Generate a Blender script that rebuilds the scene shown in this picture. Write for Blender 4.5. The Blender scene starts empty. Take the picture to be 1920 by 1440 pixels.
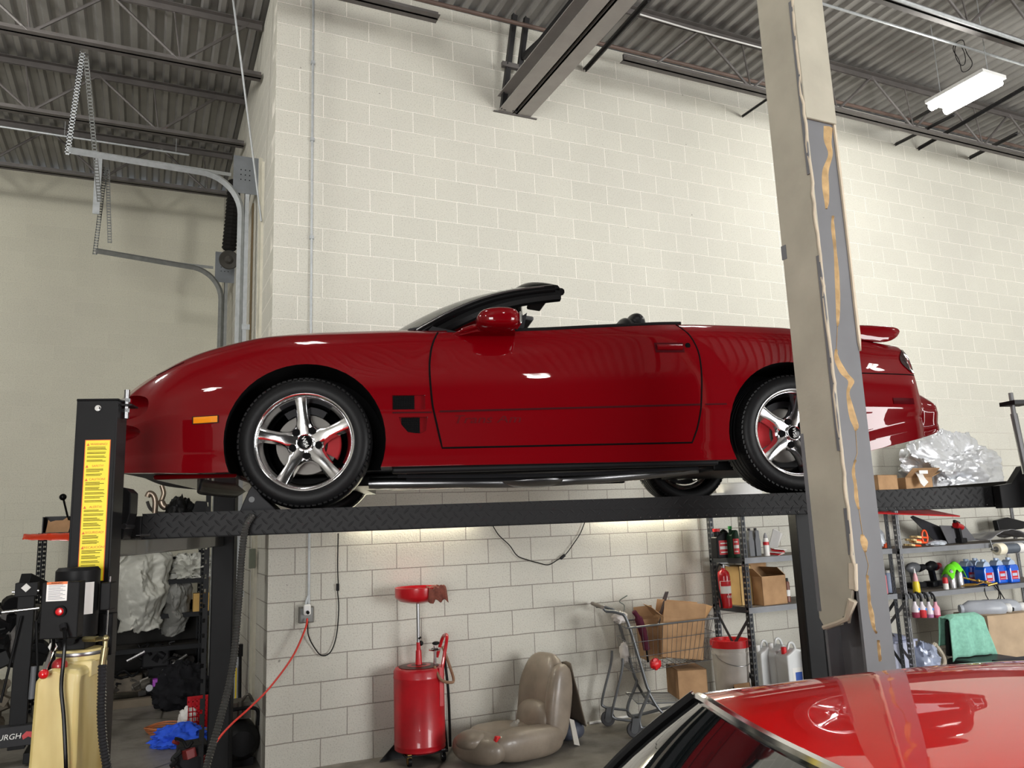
import bpy, bmesh, math, random
import numpy as np
from math import sin, cos, pi, radians, sqrt, atan2
from mathutils import Vector, Matrix, noise

# ------------------------------------------------------------------ camera, world, exposure, big lights
SC = bpy.context.scene
COL = SC.collection
YAW, PITCH, ROLL, FPX = -.43350, .17630, .03770, 1491.18
CAMPOS = Vector((-.8728, -6.4439, 1.728))
def _rot():
    Rz = Matrix.Rotation(YAW, 3, 'Z'); Rx = Matrix.Rotation(PITCH, 3, 'X'); Ry = Matrix.Rotation(ROLL, 3, 'Y')
    return Rz @ Rx @ Ry
CR = _rot()                                   # local frame: x right, y forward, z up
cam = bpy.data.cameras.new('camera'); camo = bpy.data.objects.new('camera', cam); COL.objects.link(camo)
cam.sensor_width = 36; cam.lens = FPX / 1920 * 36; cam.clip_start = .05
camo.matrix_world = Matrix.Translation(CAMPOS) @ (CR @ Matrix(((1, 0, 0), (0, 0, -1), (0, 1, 0)))).to_4x4()
SC.camera = camo
SC.view_settings.view_transform = 'Standard'; SC.view_settings.look = 'None'
SC.view_settings.gamma = 1; SC.view_settings.use_curve_mapping = False
SC.view_settings.exposure = EXPO = 0.0
w = bpy.data.worlds.new('world'); SC.world = w; w.use_nodes = True
w.node_tree.nodes['Background'].inputs[0].default_value = (.75, .85, 1, 1)
w.node_tree.nodes['Background'].inputs[1].default_value = 4.0
TUBE = 30.0                                    # strength of every fluorescent tube
# ceiling fixtures (x, y, z): the first is the one in view, the rest light the hall behind and beside the viewer
FIXTURES = [(6.3, -1.8, 5.72), (11.2, -1.8, 5.72), (3.3, -2.7, 5.9), (-.6, -2.7, 5.9), (-3.6, -.6, 5.72), (6.3, -6.2, 5.72), (.6, -8.6, 5.72), (-4.4, -6.2, 5.72), (11.2, -7.2, 5.72)]

def ray(x, y):
    return CR @ Vector(((x - 960) / FPX, 1, -(y - 720) / FPX))
def onY(x, y, Y=0):                            # the point of the vertical plane Y that is seen there
    d = ray(x, y); return CAMPOS + d * ((Y - CAMPOS.y) / d.y)
def onX(x, y, X=0):
    d = ray(x, y); return CAMPOS + d * ((X - CAMPOS.x) / d.x)
def onZ(x, y, Z=0):
    d = ray(x, y); return CAMPOS + d * ((Z - CAMPOS.z) / d.z)
LA = -.26355
LQ = Vector((.06107, -1.6277, 1.8428))
LE = Vector((cos(LA), sin(LA), 0)); LN = Vector((-sin(LA), cos(LA), 0))
def onL(x, y, v):                              # in the lift's own frame
    d = ray(x, y); t = (v - (CAMPOS - LQ).dot(LN)) / d.dot(LN); p = CAMPOS + d * t - LQ
    return Vector((p.dot(LE), v, p.z))

# ------------------------------------------------------------------ materials
def lin(c):
    c = c / 255
    return c / 12.92 if c <= .04045 else ((c + .055) / 1.055) ** 2.4
def rgb(r, g, b): return (lin(r), lin(g), lin(b), 1)
class Nt:
    def __init__(s, name):
        s.m = bpy.data.materials.new(name); s.m.use_nodes = True; s.t = s.m.node_tree
        s.b = s.t.nodes['Principled BSDF']
    def n(s, typ, **kw):
        x = s.t.nodes.new(typ)
        for k, v in kw.items():
            if k.startswith('i_'):
                key = k[2:]; key = int(key) if key.isdigit() else key.replace('_', ' ')
                x.inputs[key].default_value = v
            else: setattr(x, k, v)
        return x
    def l(s, a, b): s.t.links.new(a, b)
    def coord(s, scale=(1, 1, 1), loc=(0, 0, 0), kind='Object'):
        c = s.n('ShaderNodeTexCoord'); m = s.n('ShaderNodeMapping'); m.inputs['Scale'].default_value = scale
        m.inputs['Location'].default_value = loc
        s.l(c.outputs[kind], m.inputs['Vector']); return m.outputs['Vector']
    def noise(s, vec, scale, detail=4, rough=.55):
        x = s.n('ShaderNodeTexNoise'); x.inputs['Scale'].default_value = scale; x.inputs['Detail'].default_value = detail
        x.inputs['Roughness'].default_value = rough
        s.l(vec, x.inputs['Vector']); return x.outputs['Fac']
    def ramp(s, fac, stops):
        r = s.n('ShaderNodeValToRGB'); e = r.color_ramp.elements
        while len(e) > 1: e.remove(e[-1])
        e[0].position, e[0].color = stops[0]
        for p, c in stops[1:]:
            q = e.new(p); q.color = c
        s.l(fac, r.inputs['Fac']); return r.outputs['Color']
    def mix(s, fac, a, b, mode='MIX'):
        x = s.n('ShaderNodeMix', data_type='RGBA', blend_type=mode)
        for i, v in ((0, fac), (6, a), (7, b)):
            if hasattr(v, 'is_output'): s.l(v, x.inputs[i])
            else: x.inputs[i].default_value = v
        return x.outputs[2]
    def math(s, op, a, b=0.0, clamp=False):
        x = s.n('ShaderNodeMath', operation=op, use_clamp=clamp)
        for i, v in ((0, a), (1, b)):
            if hasattr(v, 'is_output'): s.l(v, x.inputs[i])
            else: x.inputs[i].default_value = v
        return x.outputs[0]
    def bump(s, h, strength=.3, dist=.01):
        x = s.n('ShaderNodeBump'); x.inputs['Strength'].default_value = strength; x.inputs['Distance'].default_value = dist
        s.l(h, x.inputs['Height']); s.l(x.outputs[0], s.b.inputs['Normal'])
    def set(s, **kw):
        for k, v in kw.items():
            k = k.replace('_', ' ')
            if hasattr(v, 'is_output'): s.l(v, s.b.inputs[k])
            else: s.b.inputs[k].default_value = v
        return s
_mc = {}
def M(name, col=(128, 128, 128), rough=.5, metal=0, var=.12, vs=6, bump=0, bs=80, coat=0, trans=0, ior=1.45, em=0, alpha=1, sheen=0):
    """plain procedural material: a colour broken up by noise, optional bump"""
    if name in _mc: return _mc[name]
    k = Nt(name); c = rgb(*col); v = k.coord()
    if var:
        f = k.noise(v, vs)
        d = [x * (1 - var) for x in c[:3]] + [1]; u = [min(1, x * (1 + var)) for x in c[:3]] + [1]
        k.set(Base_Color=k.ramp(f, [(.3, d), (.7, u)]))
    else: k.set(Base_Color=c)
    k.set(Roughness=rough, Metallic=metal, Coat_Weight=coat, Transmission_Weight=trans, IOR=ior, Alpha=alpha, Sheen_Weight=sheen)
    k.b.inputs['Coat Roughness'].default_value = .03
    if max(col) < 75 and not metal: k.b.inputs['Specular IOR Level'].default_value = .14
    if em:
        k.b.inputs['Emission Color'].default_value = c; k.b.inputs['Emission Strength'].default_value = em
    if bump: k.bump(k.noise(v, bs, 3), bump, .004)
    _mc[name] = k.m
    return k.m

def block_wall(name, axis='X', base=(193, 189, 182), dirt_and_shade=True, shift=.2032):
    k = Nt(name)
    c = k.n('ShaderNodeTexCoord'); sx = k.n('ShaderNodeSeparateXYZ'); k.l(c.outputs['Object'], sx.inputs[0])
    cx = k.n('ShaderNodeCombineXYZ')
    a = k.math('ADD', sx.outputs[axis], shift); k.l(a, cx.inputs[0]); k.l(sx.outputs['Z'], cx.inputs[1])
    # joints are never quite straight
    nz = k.n('ShaderNodeTexNoise'); nz.inputs['Scale'].default_value = 3.0; k.l(c.outputs['Object'], nz.inputs['Vector'])
    vm = k.n('ShaderNodeVectorMath', operation='MULTIPLY_ADD'); k.l(nz.outputs['Color'], vm.inputs[0]); vm.inputs[1].default_value = (.008, .008, 0)
    k.l(cx.outputs[0], vm.inputs[2])
    b = k.n('ShaderNodeTexBrick', offset=.5, squash=1, i_Scale=1.0)
    b.inputs['Mortar Size'].default_value = .0042; b.inputs['Mortar Smooth'].default_value = .35
    b.inputs['Brick Width'].default_value = .4064; b.inputs['Row Height'].default_value = .2032
    b.inputs['Bias'].default_value = 0
    cb = rgb(*base)
    b.inputs['Color1'].default_value = [x * .965 for x in cb[:3]] + [1]
    b.inputs['Color2'].default_value = [min(1, x * 1.01) for x in cb[:3]] + [1]
    k.l(vm.outputs[0], b.inputs['Vector'])
    z = sx.outputs['Z']
    # light and shade painted into the joints: pale high up, dark low down
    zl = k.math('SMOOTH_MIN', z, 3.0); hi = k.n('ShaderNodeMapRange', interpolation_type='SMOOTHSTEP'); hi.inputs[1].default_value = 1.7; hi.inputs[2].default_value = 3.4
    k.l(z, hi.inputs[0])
    mort = k.mix(hi.outputs[0], rgb(146, 139, 131) if dirt_and_shade else rgb(*[x - 8 for x in base]), rgb(244, 240, 230) if dirt_and_shade else rgb(*[x + 4 for x in base]))
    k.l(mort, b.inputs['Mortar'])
    v = c.outputs['Object']
    pores = k.ramp(k.noise(v, 95, 3, .6), [(.32, (.62, .61, .60, 1)), (.46, (1, 1, 1, 1))])
    blot = k.ramp(k.noise(v, .9, 5), [(.3, (.93, .925, .93, 1)), (.7, (1.0, 1.0, .99, 1))])
    col = k.mix(.85, b.outputs['Color'], pores, 'MULTIPLY')
    col = k.mix(1, col, blot, 'MULTIPLY')
    if dirt_and_shade:
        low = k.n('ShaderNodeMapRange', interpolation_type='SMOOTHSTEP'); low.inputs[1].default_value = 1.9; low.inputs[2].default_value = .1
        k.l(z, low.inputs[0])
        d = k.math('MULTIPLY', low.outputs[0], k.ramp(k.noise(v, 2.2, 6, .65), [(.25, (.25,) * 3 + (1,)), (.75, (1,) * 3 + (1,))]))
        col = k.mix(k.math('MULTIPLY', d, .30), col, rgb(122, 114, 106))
        spots = k.ramp(k.noise(v, 16, 1, .4), [(.80, (0, 0, 0, 1)), (.82, (1, 1, 1, 1))])
        col = k.mix(k.math('MULTIPLY', spots, .6), col, rgb(70, 60, 52))
    k.set(Base_Color=col, Roughness=.62)
    h = k.math('SUBTRACT', 1.0, b.outputs['Fac'])
    h2 = k.math('ADD', h, k.math('MULTIPLY', k.noise(v, 60, 3), .42))
    k.bump(h2, .8 if dirt_and_shade else .35, .007)
    return k.m

def floor_mat():
    k = Nt('stained concrete'); v = k.coord()
    a = k.ramp(k.noise(v, .8, 8, .62), [(.3, rgb(98, 94, 88)), (.52, rgb(128, 123, 116)), (.75, rgb(150, 145, 137))])
    s = k.ramp(k.noise(v, 2.3, 6, .7), [(.48, (1, 1, 1, 1)), (.68, (.52, .5, .48, 1))])
    col = k.mix(1, a, s, 'MULTIPLY')
    vo = k.n('ShaderNodeTexVoronoi', feature='DISTANCE_TO_EDGE'); vo.inputs['Scale'].default_value = .42; vo.inputs['Randomness'].default_value = .8
    k.l(v, vo.inputs['Vector'])
    col = k.mix(k.ramp(vo.outputs['Distance'], [(.0, (1, 1, 1, 1)), (.006, (0, 0, 0, 1))]), col, rgb(45, 42, 38))
    k.set(Base_Color=col, Roughness=k.ramp(k.noise(v, 3, 4), [(.3, (.35,) * 3 + (1,)), (.7, (.62,) * 3 + (1,))]))
    k.bump(k.noise(v, 40, 5), .25, .004)
    return k.m
def paint_mat(name, col, rough=.32):
    k = Nt(name); v = k.coord()
    k.set(Base_Color=rgb(*col), Roughness=rough, Coat_Weight=1.0, Coat_Roughness=.02, Coat_IOR=1.42, IOR=1.4)
    k.b.inputs['Specular IOR Level'].default_value = .04
    k.bump(k.noise(v, 2.2, 1), .05, .01)
    return k.m
def diamond_mat(name, col=(24, 24, 25)):
    k = Nt(name); c = k.n('ShaderNodeTexCoord'); sx = k.n('ShaderNodeSeparateXYZ'); k.l(c.outputs['Object'], sx.inputs[0])
    def bars(sg, ox):
        # raised lozenges alternating in direction
        P = .052
        u = k.math('ADD', sx.outputs['X'], k.math('MULTIPLY', sx.outputs['Y'], 1.0)); u = k.math('ADD', u, ox)
        zz = k.math('ADD', sx.outputs['Z'], ox)
        fu = k.math('SUBTRACT', k.math('FRACT', k.math('DIVIDE', u, P)), .5)
        fz = k.math('SUBTRACT', k.math('FRACT', k.math('DIVIDE', zz, P)), .5)
        r1 = k.math('ADD', fu, k.math('MULTIPLY', fz, sg)); r2 = k.math('SUBTRACT', fz, k.math('MULTIPLY', fu, sg))
        q = k.math('ADD', k.math('POWER', k.math('ABSOLUTE', k.math('DIVIDE', r1, .55)), 2.0), k.math('POWER', k.math('ABSOLUTE', k.math('DIVIDE', r2, .13)), 2.0))
        return k.math('SUBTRACT', 1.0, q, True)
    h = k.math('MAXIMUM', bars(1.0, 0), bars(-1.0, .026))
    k.set(Base_Color=k.mix(k.math('MULTIPLY', h, .5), rgb(*col), rgb(30, 30, 32)), Roughness=.5)
    k.b.inputs['Specular IOR Level'].default_value = .15
    k.bump(h, .45, .004)
    return k.m
def foil_mat(name, col=(196, 198, 200), metal=.85, rough=.28):
    k = Nt(name); v = k.coord()
    k.set(Base_Color=rgb(*col), Metallic=metal, Roughness=rough); k.bump(k.noise(v, 14, 4, .6), .35, .02); return k.m
def carton_mat():
    k = Nt('cardboard'); v = k.coord()
    f = k.noise(v, 7, 4); k.set(Base_Color=k.ramp(f, [(.3, rgb(150, 116, 82)), (.7, rgb(176, 140, 102))]), Roughness=.85)
    wv = k.n('ShaderNodeTexWave', i_Scale=60.0); k.l(v, wv.inputs['Vector']); k.bump(wv.outputs['Fac'], .06, .002); return k.m

# ------------------------------------------------------------------ mesh builder
def frame(o, x, y, z=None):
    x = Vector(x).normalized(); y = Vector(y)
    z = x.cross(y).normalized() if z is None else Vector(z).normalized(); y = z.cross(x).normalized()
    m = Matrix.Identity(4)
    for i in range(3): m[i][0], m[i][1], m[i][2], m[i][3] = x[i], y[i], z[i], o[i]
    return m
class MB:
    def __init__(s): s.v = []; s.f = []; s.m = []; s.cm = 0
    def mat(s, i): s.cm = i; return s
    def add(s, vs, fs, mtx=None):
        o = len(s.v)
        for p in vs:
            p = Vector(p); s.v.append(mtx @ p if mtx is not None else p)
        for f in fs: s.f.append([i + o for i in f]); s.m.append(s.cm)
        return s
    def box(s, a, b, mtx=None):
        x0, y0, z0 = [min(p, q) for p, q in zip(a, b)]; x1, y1, z1 = [max(p, q) for p, q in zip(a, b)]
        return s.add([(x0, y0, z0), (x1, y0, z0), (x1, y1, z0), (x0, y1, z0), (x0, y0, z1), (x1, y0, z1), (x1, y1, z1), (x0, y1, z1)],
                     [(0, 3, 2, 1), (4, 5, 6, 7), (0, 1, 5, 4), (1, 2, 6, 5), (2, 3, 7, 6), (3, 0, 4, 7)], mtx)
    def cbox(s, c, d, rot=(0, 0, 0)):
        from mathutils import Euler
        m = Matrix.Translation(Vector(c)) @ Euler(rot).to_matrix().to_4x4()
        return s.box([-x / 2 for x in d], [x / 2 for x in d], m)
    def bar(s, p, q, w, h, up=(0, 0, 1)):          # box beam from p to q
        p, q = Vector(p), Vector(q); d = q - p; up = Vector(up)
        if abs(d.normalized().dot(up)) > .98: up = Vector((1, 0, 0))
        m = frame(p, d, up.cross(d))
        return s.box((0, -w / 2, -h / 2), (d.length, w / 2, h / 2), m)
    def cyl(s, p, q, r, r2=None, n=16, cap=True):
        p, q = Vector(p), Vector(q); d = q - p; r2 = r if r2 is None else r2
        u = Vector((0, 0, 1)) if abs(d.normalized().z) < .9 else Vector((1, 0, 0))
        x = d.cross(u).normalized(); y = d.cross(x).normalized()
        vs = [p + (x * cos(2 * pi * i / n) + y * sin(2 * pi * i / n)) * r for i in range(n)] + \
             [q + (x * cos(2 * pi * i / n) + y * sin(2 * pi * i / n)) * r2 for i in range(n)]
        fs = [(i, i + n, (i + 1) % n + n, (i + 1) % n) for i in range(n)]
        if cap: fs += [tuple(range(n)), tuple(range(2 * n - 1, n - 1, -1))]
        return s.add(vs, fs)
    def tube(s, pts, r, n=8, closed=False, cap=True, flat=None):
        pts = [Vector(p) for p in pts]; N = len(pts); vs = []; prev = None
        for i, p in enumerate(pts):
            if closed: d = pts[(i + 1) % N] - pts[i - 1]
            else: d = pts[min(i + 1, N - 1)] - pts[max(i - 1, 0)]
            if d.length < 1e-9: d = Vector((0, 0, 1))
            d.normalize()
            if prev is None:
                u = Vector((0, 0, 1)) if abs(d.z) < .9 else Vector((1, 0, 0)); x = d.cross(u).normalized()
            else:
                x = prev - d * prev.dot(d)
                x = x.normalized() if x.length > 1e-6 else d.orthogonal().normalized()
            prev = x; y = d.cross(x)
            rr = r[i] if isinstance(r, (list, tuple)) else r
            for k in range(n):
                a = 2 * pi * k / n
                vs.append(p + x * cos(a) * rr + y * sin(a) * rr * (flat or 1))
        fs = []
        for i in range(N if closed else N - 1):
            j = (i + 1) % N
            for k in range(n): fs.append((i * n + k, i * n + (k + 1) % n, j * n + (k + 1) % n, j * n + k))
        if cap and not closed: fs += [tuple(range(n - 1, -1, -1)), tuple(range((N - 1) * n, N * n))]
        return s.add(vs, fs)
    def lathe(s, prof, mtx=None, n=32, a0=0, a1=2 * pi):       # prof: (radius, height) about local Z
        full = abs(a1 - a0 - 2 * pi) < 1e-6; N = n if full else n + 1; vs = []; fs = []
        for i in range(N):
            a = a0 + (a1 - a0) * i / n
            for r, z in prof: vs.append((r * cos(a), r * sin(a), z))
        P = len(prof)
        for i in range(n):
            j = (i + 1) % N
            for k in range(P - 1): fs.append((i * P + k, j * P + k, j * P + k + 1, i * P + k + 1))
        return s.add(vs, fs, mtx)
    def prism(s, poly, h0, h1, mtx=None):                     # polygon in local XY, extruded on Z
        n = len(poly); vs = [(x, y, h0) for x, y in poly] + [(x, y, h1) for x, y in poly]
        ar = sum(poly[i][0] * poly[(i + 1) % n][1] - poly[(i + 1) % n][0] * poly[i][1] for i in range(n))
        fs = [(i, (i + 1) % n, (i + 1) % n + n, i + n) for i in range(n)] + [tuple(range(n - 1, -1, -1)), tuple(range(n, 2 * n))]
        if (ar < 0) != (h1 < h0): fs = [tuple(reversed(f)) for f in fs]
        return s.add(vs, fs, mtx)
    def sphere(s, c, r, n=16, m=10, sc=(1, 1, 1), fn=None):
        vs = []; c = Vector(c)
        for j in range(m + 1):
            t = pi * j / m
            for i in range(n):
                a = 2 * pi * i / n; d = Vector((sin(t) * cos(a), sin(t) * sin(a), cos(t)))
                k = fn(d) if fn else 1
                vs.append(c + Vector((d.x * sc[0], d.y * sc[1], d.z * sc[2])) * r * k)
        fs = [(j * n + i, (j + 1) * n + i, (j + 1) * n + (i + 1) % n, j * n + (i + 1) % n) for j in range(m) for i in range(n)]
        return s.add(vs, fs)
    def grid(s, fn, nu, nv, closed_u=False):
        vs = [fn(i / nu, j / nv) for i in range(nu + 1) for j in range(nv + 1)]
        fs = [(i * (nv + 1) + j, (i + 1) * (nv + 1) + j, (i + 1) * (nv + 1) + j + 1, i * (nv + 1) + j + 1) for i in range(nu) for j in range(nv)]
        return s.add(vs, fs)
    def build(s, name, mats, parent=None, smooth=True, angle=38, bevel=0, solid=0, loc=None, sub=0):
        me = bpy.data.meshes.new(name); me.from_pydata([tuple(p) for p in s.v], [], s.f)
        if not isinstance(mats, (list, tuple)): mats = [mats]
        for m in mats: me.materials.append(m)
        me.polygons.foreach_set('material_index', s.m)
        bm = bmesh.new(); bm.from_mesh(me); bmesh.ops.remove_doubles(bm, verts=bm.verts, dist=1e-5)
        bmesh.ops.dissolve_degenerate(bm, edges=bm.edges, dist=1e-6)
        bmesh.ops.recalc_face_normals(bm, faces=bm.faces); bm.to_mesh(me); bm.free()
        if smooth:
            me.polygons.foreach_set('use_smooth', [True] * len(me.polygons)); me.set_sharp_from_angle(angle=radians(angle))
        o = bpy.data.objects.new(name, me); COL.objects.link(o)
        if loc is not None: o.location = loc
        if parent is not None: o.parent = parent
        if solid:
            d = o.modifiers.new('solid', 'SOLIDIFY'); d.thickness = solid; d.offset = 0
        if bevel:
            d = o.modifiers.new('bevel', 'BEVEL'); d.width = bevel; d.segments = 2; d.limit_method = 'ANGLE'; d.angle_limit = radians(40)
        if sub:
            d = o.modifiers.new('sub', 'SUBSURF'); d.levels = sub; d.render_levels = sub
        return o
def thing(name, label, cat, loc=(0, 0, 0), rz=0, group=None, rot=None):
    o = bpy.data.objects.new(name, None); COL.objects.link(o); o.empty_display_size = .1
    o.location = loc; o.rotation_euler = rot if rot else (0, 0, rz); o['label'] = label; o['category'] = cat
    if group: o['group'] = group
    return o
def tag(o, label, cat, group=None):
    o['label'] = label; o['category'] = cat
    if group: o['group'] = group
    return o
def struct(o): o['kind'] = 'structure'; return o
def children(o): return [c for c in bpy.data.objects if c.parent == o]
def dup(o, loc=None, rz=None, label=None, parent=None, group=None):
    c = o.copy(); COL.objects.link(c)
    if parent is not None: c.parent = parent
    for ch in children(o): dup(ch, parent=c)
    if loc is not None: c.location = loc
    if rz is not None: c.rotation_euler = (0, 0, rz)
    if label: c['label'] = label
    if group: c['group'] = group
    return c
def text(name, s, size, mat, parent, mtx, depth=.0006, align='CENTER', shear=0):
    cu = bpy.data.curves.new(name, 'FONT'); cu.body = s; cu.size = size; cu.extrude = depth; cu.align_x = align; cu.shear = shear
    cu.align_y = 'CENTER'
    t = bpy.data.objects.new(name + '_tmp', cu); COL.objects.link(t)
    dg = bpy.context.evaluated_depsgraph_get(); me = bpy.data.meshes.new_from_object(t.evaluated_get(dg))
    bpy.data.objects.remove(t); me.materials.clear(); me.materials.append(mat)
    me.transform(mtx)
    o = bpy.data.objects.new(name, me); COL.objects.link(o)
    if parent is not None: o.parent = parent
    return o
def smoothpath(pts, k=6):
    pts = [Vector(p) for p in pts]; out = []
    for i in range(len(pts) - 1):
        p0, p1, p2, p3 = pts[max(i - 1, 0)], pts[i], pts[i + 1], pts[min(i + 2, len(pts) - 1)]
        for j in range(k):
            t = j / k
            out.append(.5 * ((2 * p1) + (p2 - p0) * t + (2 * p0 - 5 * p1 + 4 * p2 - p3) * t * t + (3 * p1 - p0 - 3 * p2 + p3) * t ** 3))
    out.append(pts[-1]); return out
def crumple(p, s=1.0, seed=0.0, oct=3):
    """sharp folds, 0..1"""
    v = 0; a = 1; t = 0; q = Vector(p) * s + Vector((seed, seed * 1.7, -seed))
    for _ in range(oct):
        v += a * (1 - abs(noise.noise(q)) * 2.2); t += a; a *= .5; q = q * 2.03 + Vector((1.3, .7, 2.1))
    return v / t

PAINT = paint_mat('red car paint', (101, 0, 7))
BLACK = M('black powder coat', (22, 22, 23), .45, var=.15)
BLACKG = M('black gloss', (12, 12, 13), .18, var=0)
RUBBER = M('tyre rubber', (17, 17, 18), .42, var=.1, bump=.15, bs=60)
DARK = M('dark plastic', (32, 32, 34), .5)
CHROME = M('chrome', (240, 240, 242), .12, 1, var=0)
STEEL = M('brushed steel', (150, 150, 152), .32, 1)
GALV = M('galvanised steel', (176, 180, 182), .42, .35, var=.12, vs=18)
GALVD = M('dull galvanised steel', (128, 130, 128), .55, .2, var=.15, vs=14)
JOIST = M('grey primer steel', (92, 88, 86), .55, .15, var=.2, vs=5)
REDM = M('red enamel', (176, 12, 24), .3, var=.1, coat=.5)
WHITEM = M('white plastic', (222, 222, 220), .4, var=.03)
CARTON = carton_mat()
# ------------------------------------------------------------------ room
ZC = 6.65
XW, XE, YS, YN = -6.0, 15.0, -13.0, 5.2
def wall(name, a, b, mat, th=.2, axis='X'):
    return struct(MB().box(a, b).build(name, mat, smooth=False))
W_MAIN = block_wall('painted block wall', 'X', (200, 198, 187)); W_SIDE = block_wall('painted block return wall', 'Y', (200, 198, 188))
W_FAR = block_wall('beige block wall', 'X', (206, 203, 186), dirt_and_shade=False)
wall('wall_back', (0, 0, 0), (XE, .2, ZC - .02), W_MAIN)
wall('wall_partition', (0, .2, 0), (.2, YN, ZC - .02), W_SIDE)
wall('wall_far', (XW, YN, 0), (.2, YN + .2, ZC - .02), W_FAR)
DARKW = M('dark painted wall', (44, 43, 42), .8, var=.2, vs=1)
wall('wall_left', (XW - .2, YS, 0), (XW, YN + .2, ZC), M('grey side wall', (140, 138, 132), .8))
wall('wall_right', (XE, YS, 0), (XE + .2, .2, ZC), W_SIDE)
struct(MB().box((-2.8, YS - .2, 0), (5.5, YS, ZC)).box((11, YS - .2, 0), (XE, YS, ZC)).box((5.5, YS - .2, 4.2), (11, YS, ZC)).box((XW, YS - .2, 3.8), (-2.8, YS, ZC)).build('wall_front', DARKW, smooth=False))
def daylight_lamp(x0, x1, z1, e):
    l = bpy.data.lights.new('daylight_lamp', 'AREA'); l.shape = 'RECTANGLE'; l.size = x1 - x0; l.size_y = z1; l.energy = e; l.color = (1, .975, .93)
    lo = bpy.data.objects.new('daylight_lamp', l); COL.objects.link(lo); lo.location = ((x0 + x1) / 2, YS - .1, z1 / 2); lo.rotation_euler = (pi / 2, 0, 0)
daylight_lamp(5.5, 11, 4.2, 1200); daylight_lamp(XW, -2.8, 3.8, 700)  # left opening is unseen, added with its lamp to brighten the left bay
wall('floor', (XW - .2, YS - 6, -.1), (XE + .2, YN + .2, 0), floor_mat())
# corrugated deck, flutes along Y
DECK = M('galvanised roof deck', (140, 138, 135), .45, .3, var=.1, vs=3)
d = MB(); P = .1524; x = XW - .2; vs = []
while x < XE + .2:
    vs += [(x, 0), (x + .045, 0), (x + .066, .04), (x + .131, .04)]; x += P
n = len(vs)
d.add([(a, YS - .2, ZC + b) for a, b in vs] + [(a, YN + .2, ZC + b) for a, b in vs] , [(i, i + 1, i + 1 + n, i + n) for i in range(n - 1)])
d.box((XW - .2, YS - .2, ZC + .06), (XE + .2, YN + .2, ZC + .2))
struct(d.build('ceiling', DECK, smooth=False))

# bar joists along X
def web_joist(y, x0, x1, label, phase=0, zt=6.62, zb=6.05, group=None, JW=.062, JH=.062):
    t = thing('ceiling_joist', label, 'joist', (x0, y, zb), 0, group); L = x1 - x0; H = zt - zb
    def chord(z, s):
        m = MB()
        m.box((0, -JW, z), (L, -.006, z + s * .006)).box((0, .006, z), (L, JW, z + s * .006))
        m.box((0, -.012, z), (L, -.006, z + s * JH)).box((0, .006, z), (L, .012, z + s * JH)); return m
    chord(H, -1).build('top_chord', JOIST, t, False); chord(0, 1).build('bottom_chord', JOIST, t, False)
    x = phase; m = MB()
    while x < L:
        a = (x, 0, .02); b = (x + .6, 0, H - .02); c = (x + 1.2, 0, .02)
        if b[0] <= L: m.tube([a, b], .015, 6)
        if c[0] <= L: m.tube([b, c], .015, 6)
        if b[0] + .35 < L: m.tube([(x + 1.2 if c[0] <= L else L, 0, .02), (x + 1.13, 0, H - .02)] if c[0] <= L else [b, b], .009, 6)
        x += 1.2
    m.build('web', JOIST, t)
    return t
G = 'open web roof joists'
web_joist(.88, XW, -.02, 'dark open web joist nearest the top edge of the left bay ceiling', 4.06 % 1.2, group=G)
web_joist(2.35, XW, -.02, 'dark open web joist, middle one of three in the left bay', .3, group=G)
web_joist(3.82, XW, -.02, 'dark open web joist closest to the beige far wall of the left bay', .9, group=G)
web_joist(-.66, 3.1, XE - .05, 'grey roof joist along the block wall right of the deep girder', .35, zt=6.62, group=G)
web_joist(-.6, XW, 1.26, 'grey roof joist stub ending left of the deep girder', .1, group=G)
web_joist(-2.25, 2.9, XE - .05, 'roof joist with a bright conduit, upper right corner by the light', .5, group=G)
web_joist(-3.9, 2.9, XE - .05, 'roof joist right of the girder, second row out from the block wall', .5, group=G)
web_joist(-5.5, 2.9, XE - .05, 'roof joist right of the girder, third row out above the viewer', .5, group=G)
web_joist(-2.1, XW, 1.5, 'roof joist left of the girder, in line with the runway', .5, group=G)
web_joist(-3.7, XW, 1.5, 'roof joist left of the girder, farthest out from the block wall', .5, group=G)
# girder of two channels with a slot between, coming out of the wall
t = thing('roof_girder', 'deep grey double steel girder bedded in the block wall, dark slot along its underside', 'girder', (2.24, 0, 5.66))
for sx, nm in ((-1, 'channel'), (1, 'channel')):
    m = MB(); a = .018 * sx; b = .17 * sx
    m.box((a, -9, 0), (b, .02, .012)).box((a, -9, .16), (b, .02, .17)).box((a, -9, 0), (a + .01 * sx, .02, .17)); m.build(nm, M('girder paint', (152, 148, 144), .45, .2, var=.08), t, False)
MB().box((-.22, -.02, -.012), (.24, .0, -.002)).build('bearing_plate', JOIST, t, False)
t = thing('knee_brace', 'pair of dark angle braces rising from the girder seat to the deck', 'brace', (2.1, -.05, 5.66))
for dx, px in ((-.02, .07), (.1, .2)):
    MB().bar((dx, 0, .0), (px + .02, -.12, .96), .05, .012).bar((dx + .025, 0, .0), (px + .045, -.12, .96), .012, .05).build('brace_bar', M('dark brace steel', (38, 37, 38), .45, .3), t, False)
MB().bar((-.02, -.06, .44), (.17, -.06, .44), .04, .05).build('tie_plate', JOIST, t, False)
t = thing('roof_beam', 'dark short struts running up from the girder end at the top of the wall', 'beam', (2.1, -.12, 5.9))
MB().bar((.1, -.3, .1), (.35, -1.3, .45), .05, .05).bar((.2, -.02, .3), (.5, -1.2, .45), .05, .05).build('stub_strut', M('dark brace steel'), t, False)
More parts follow.
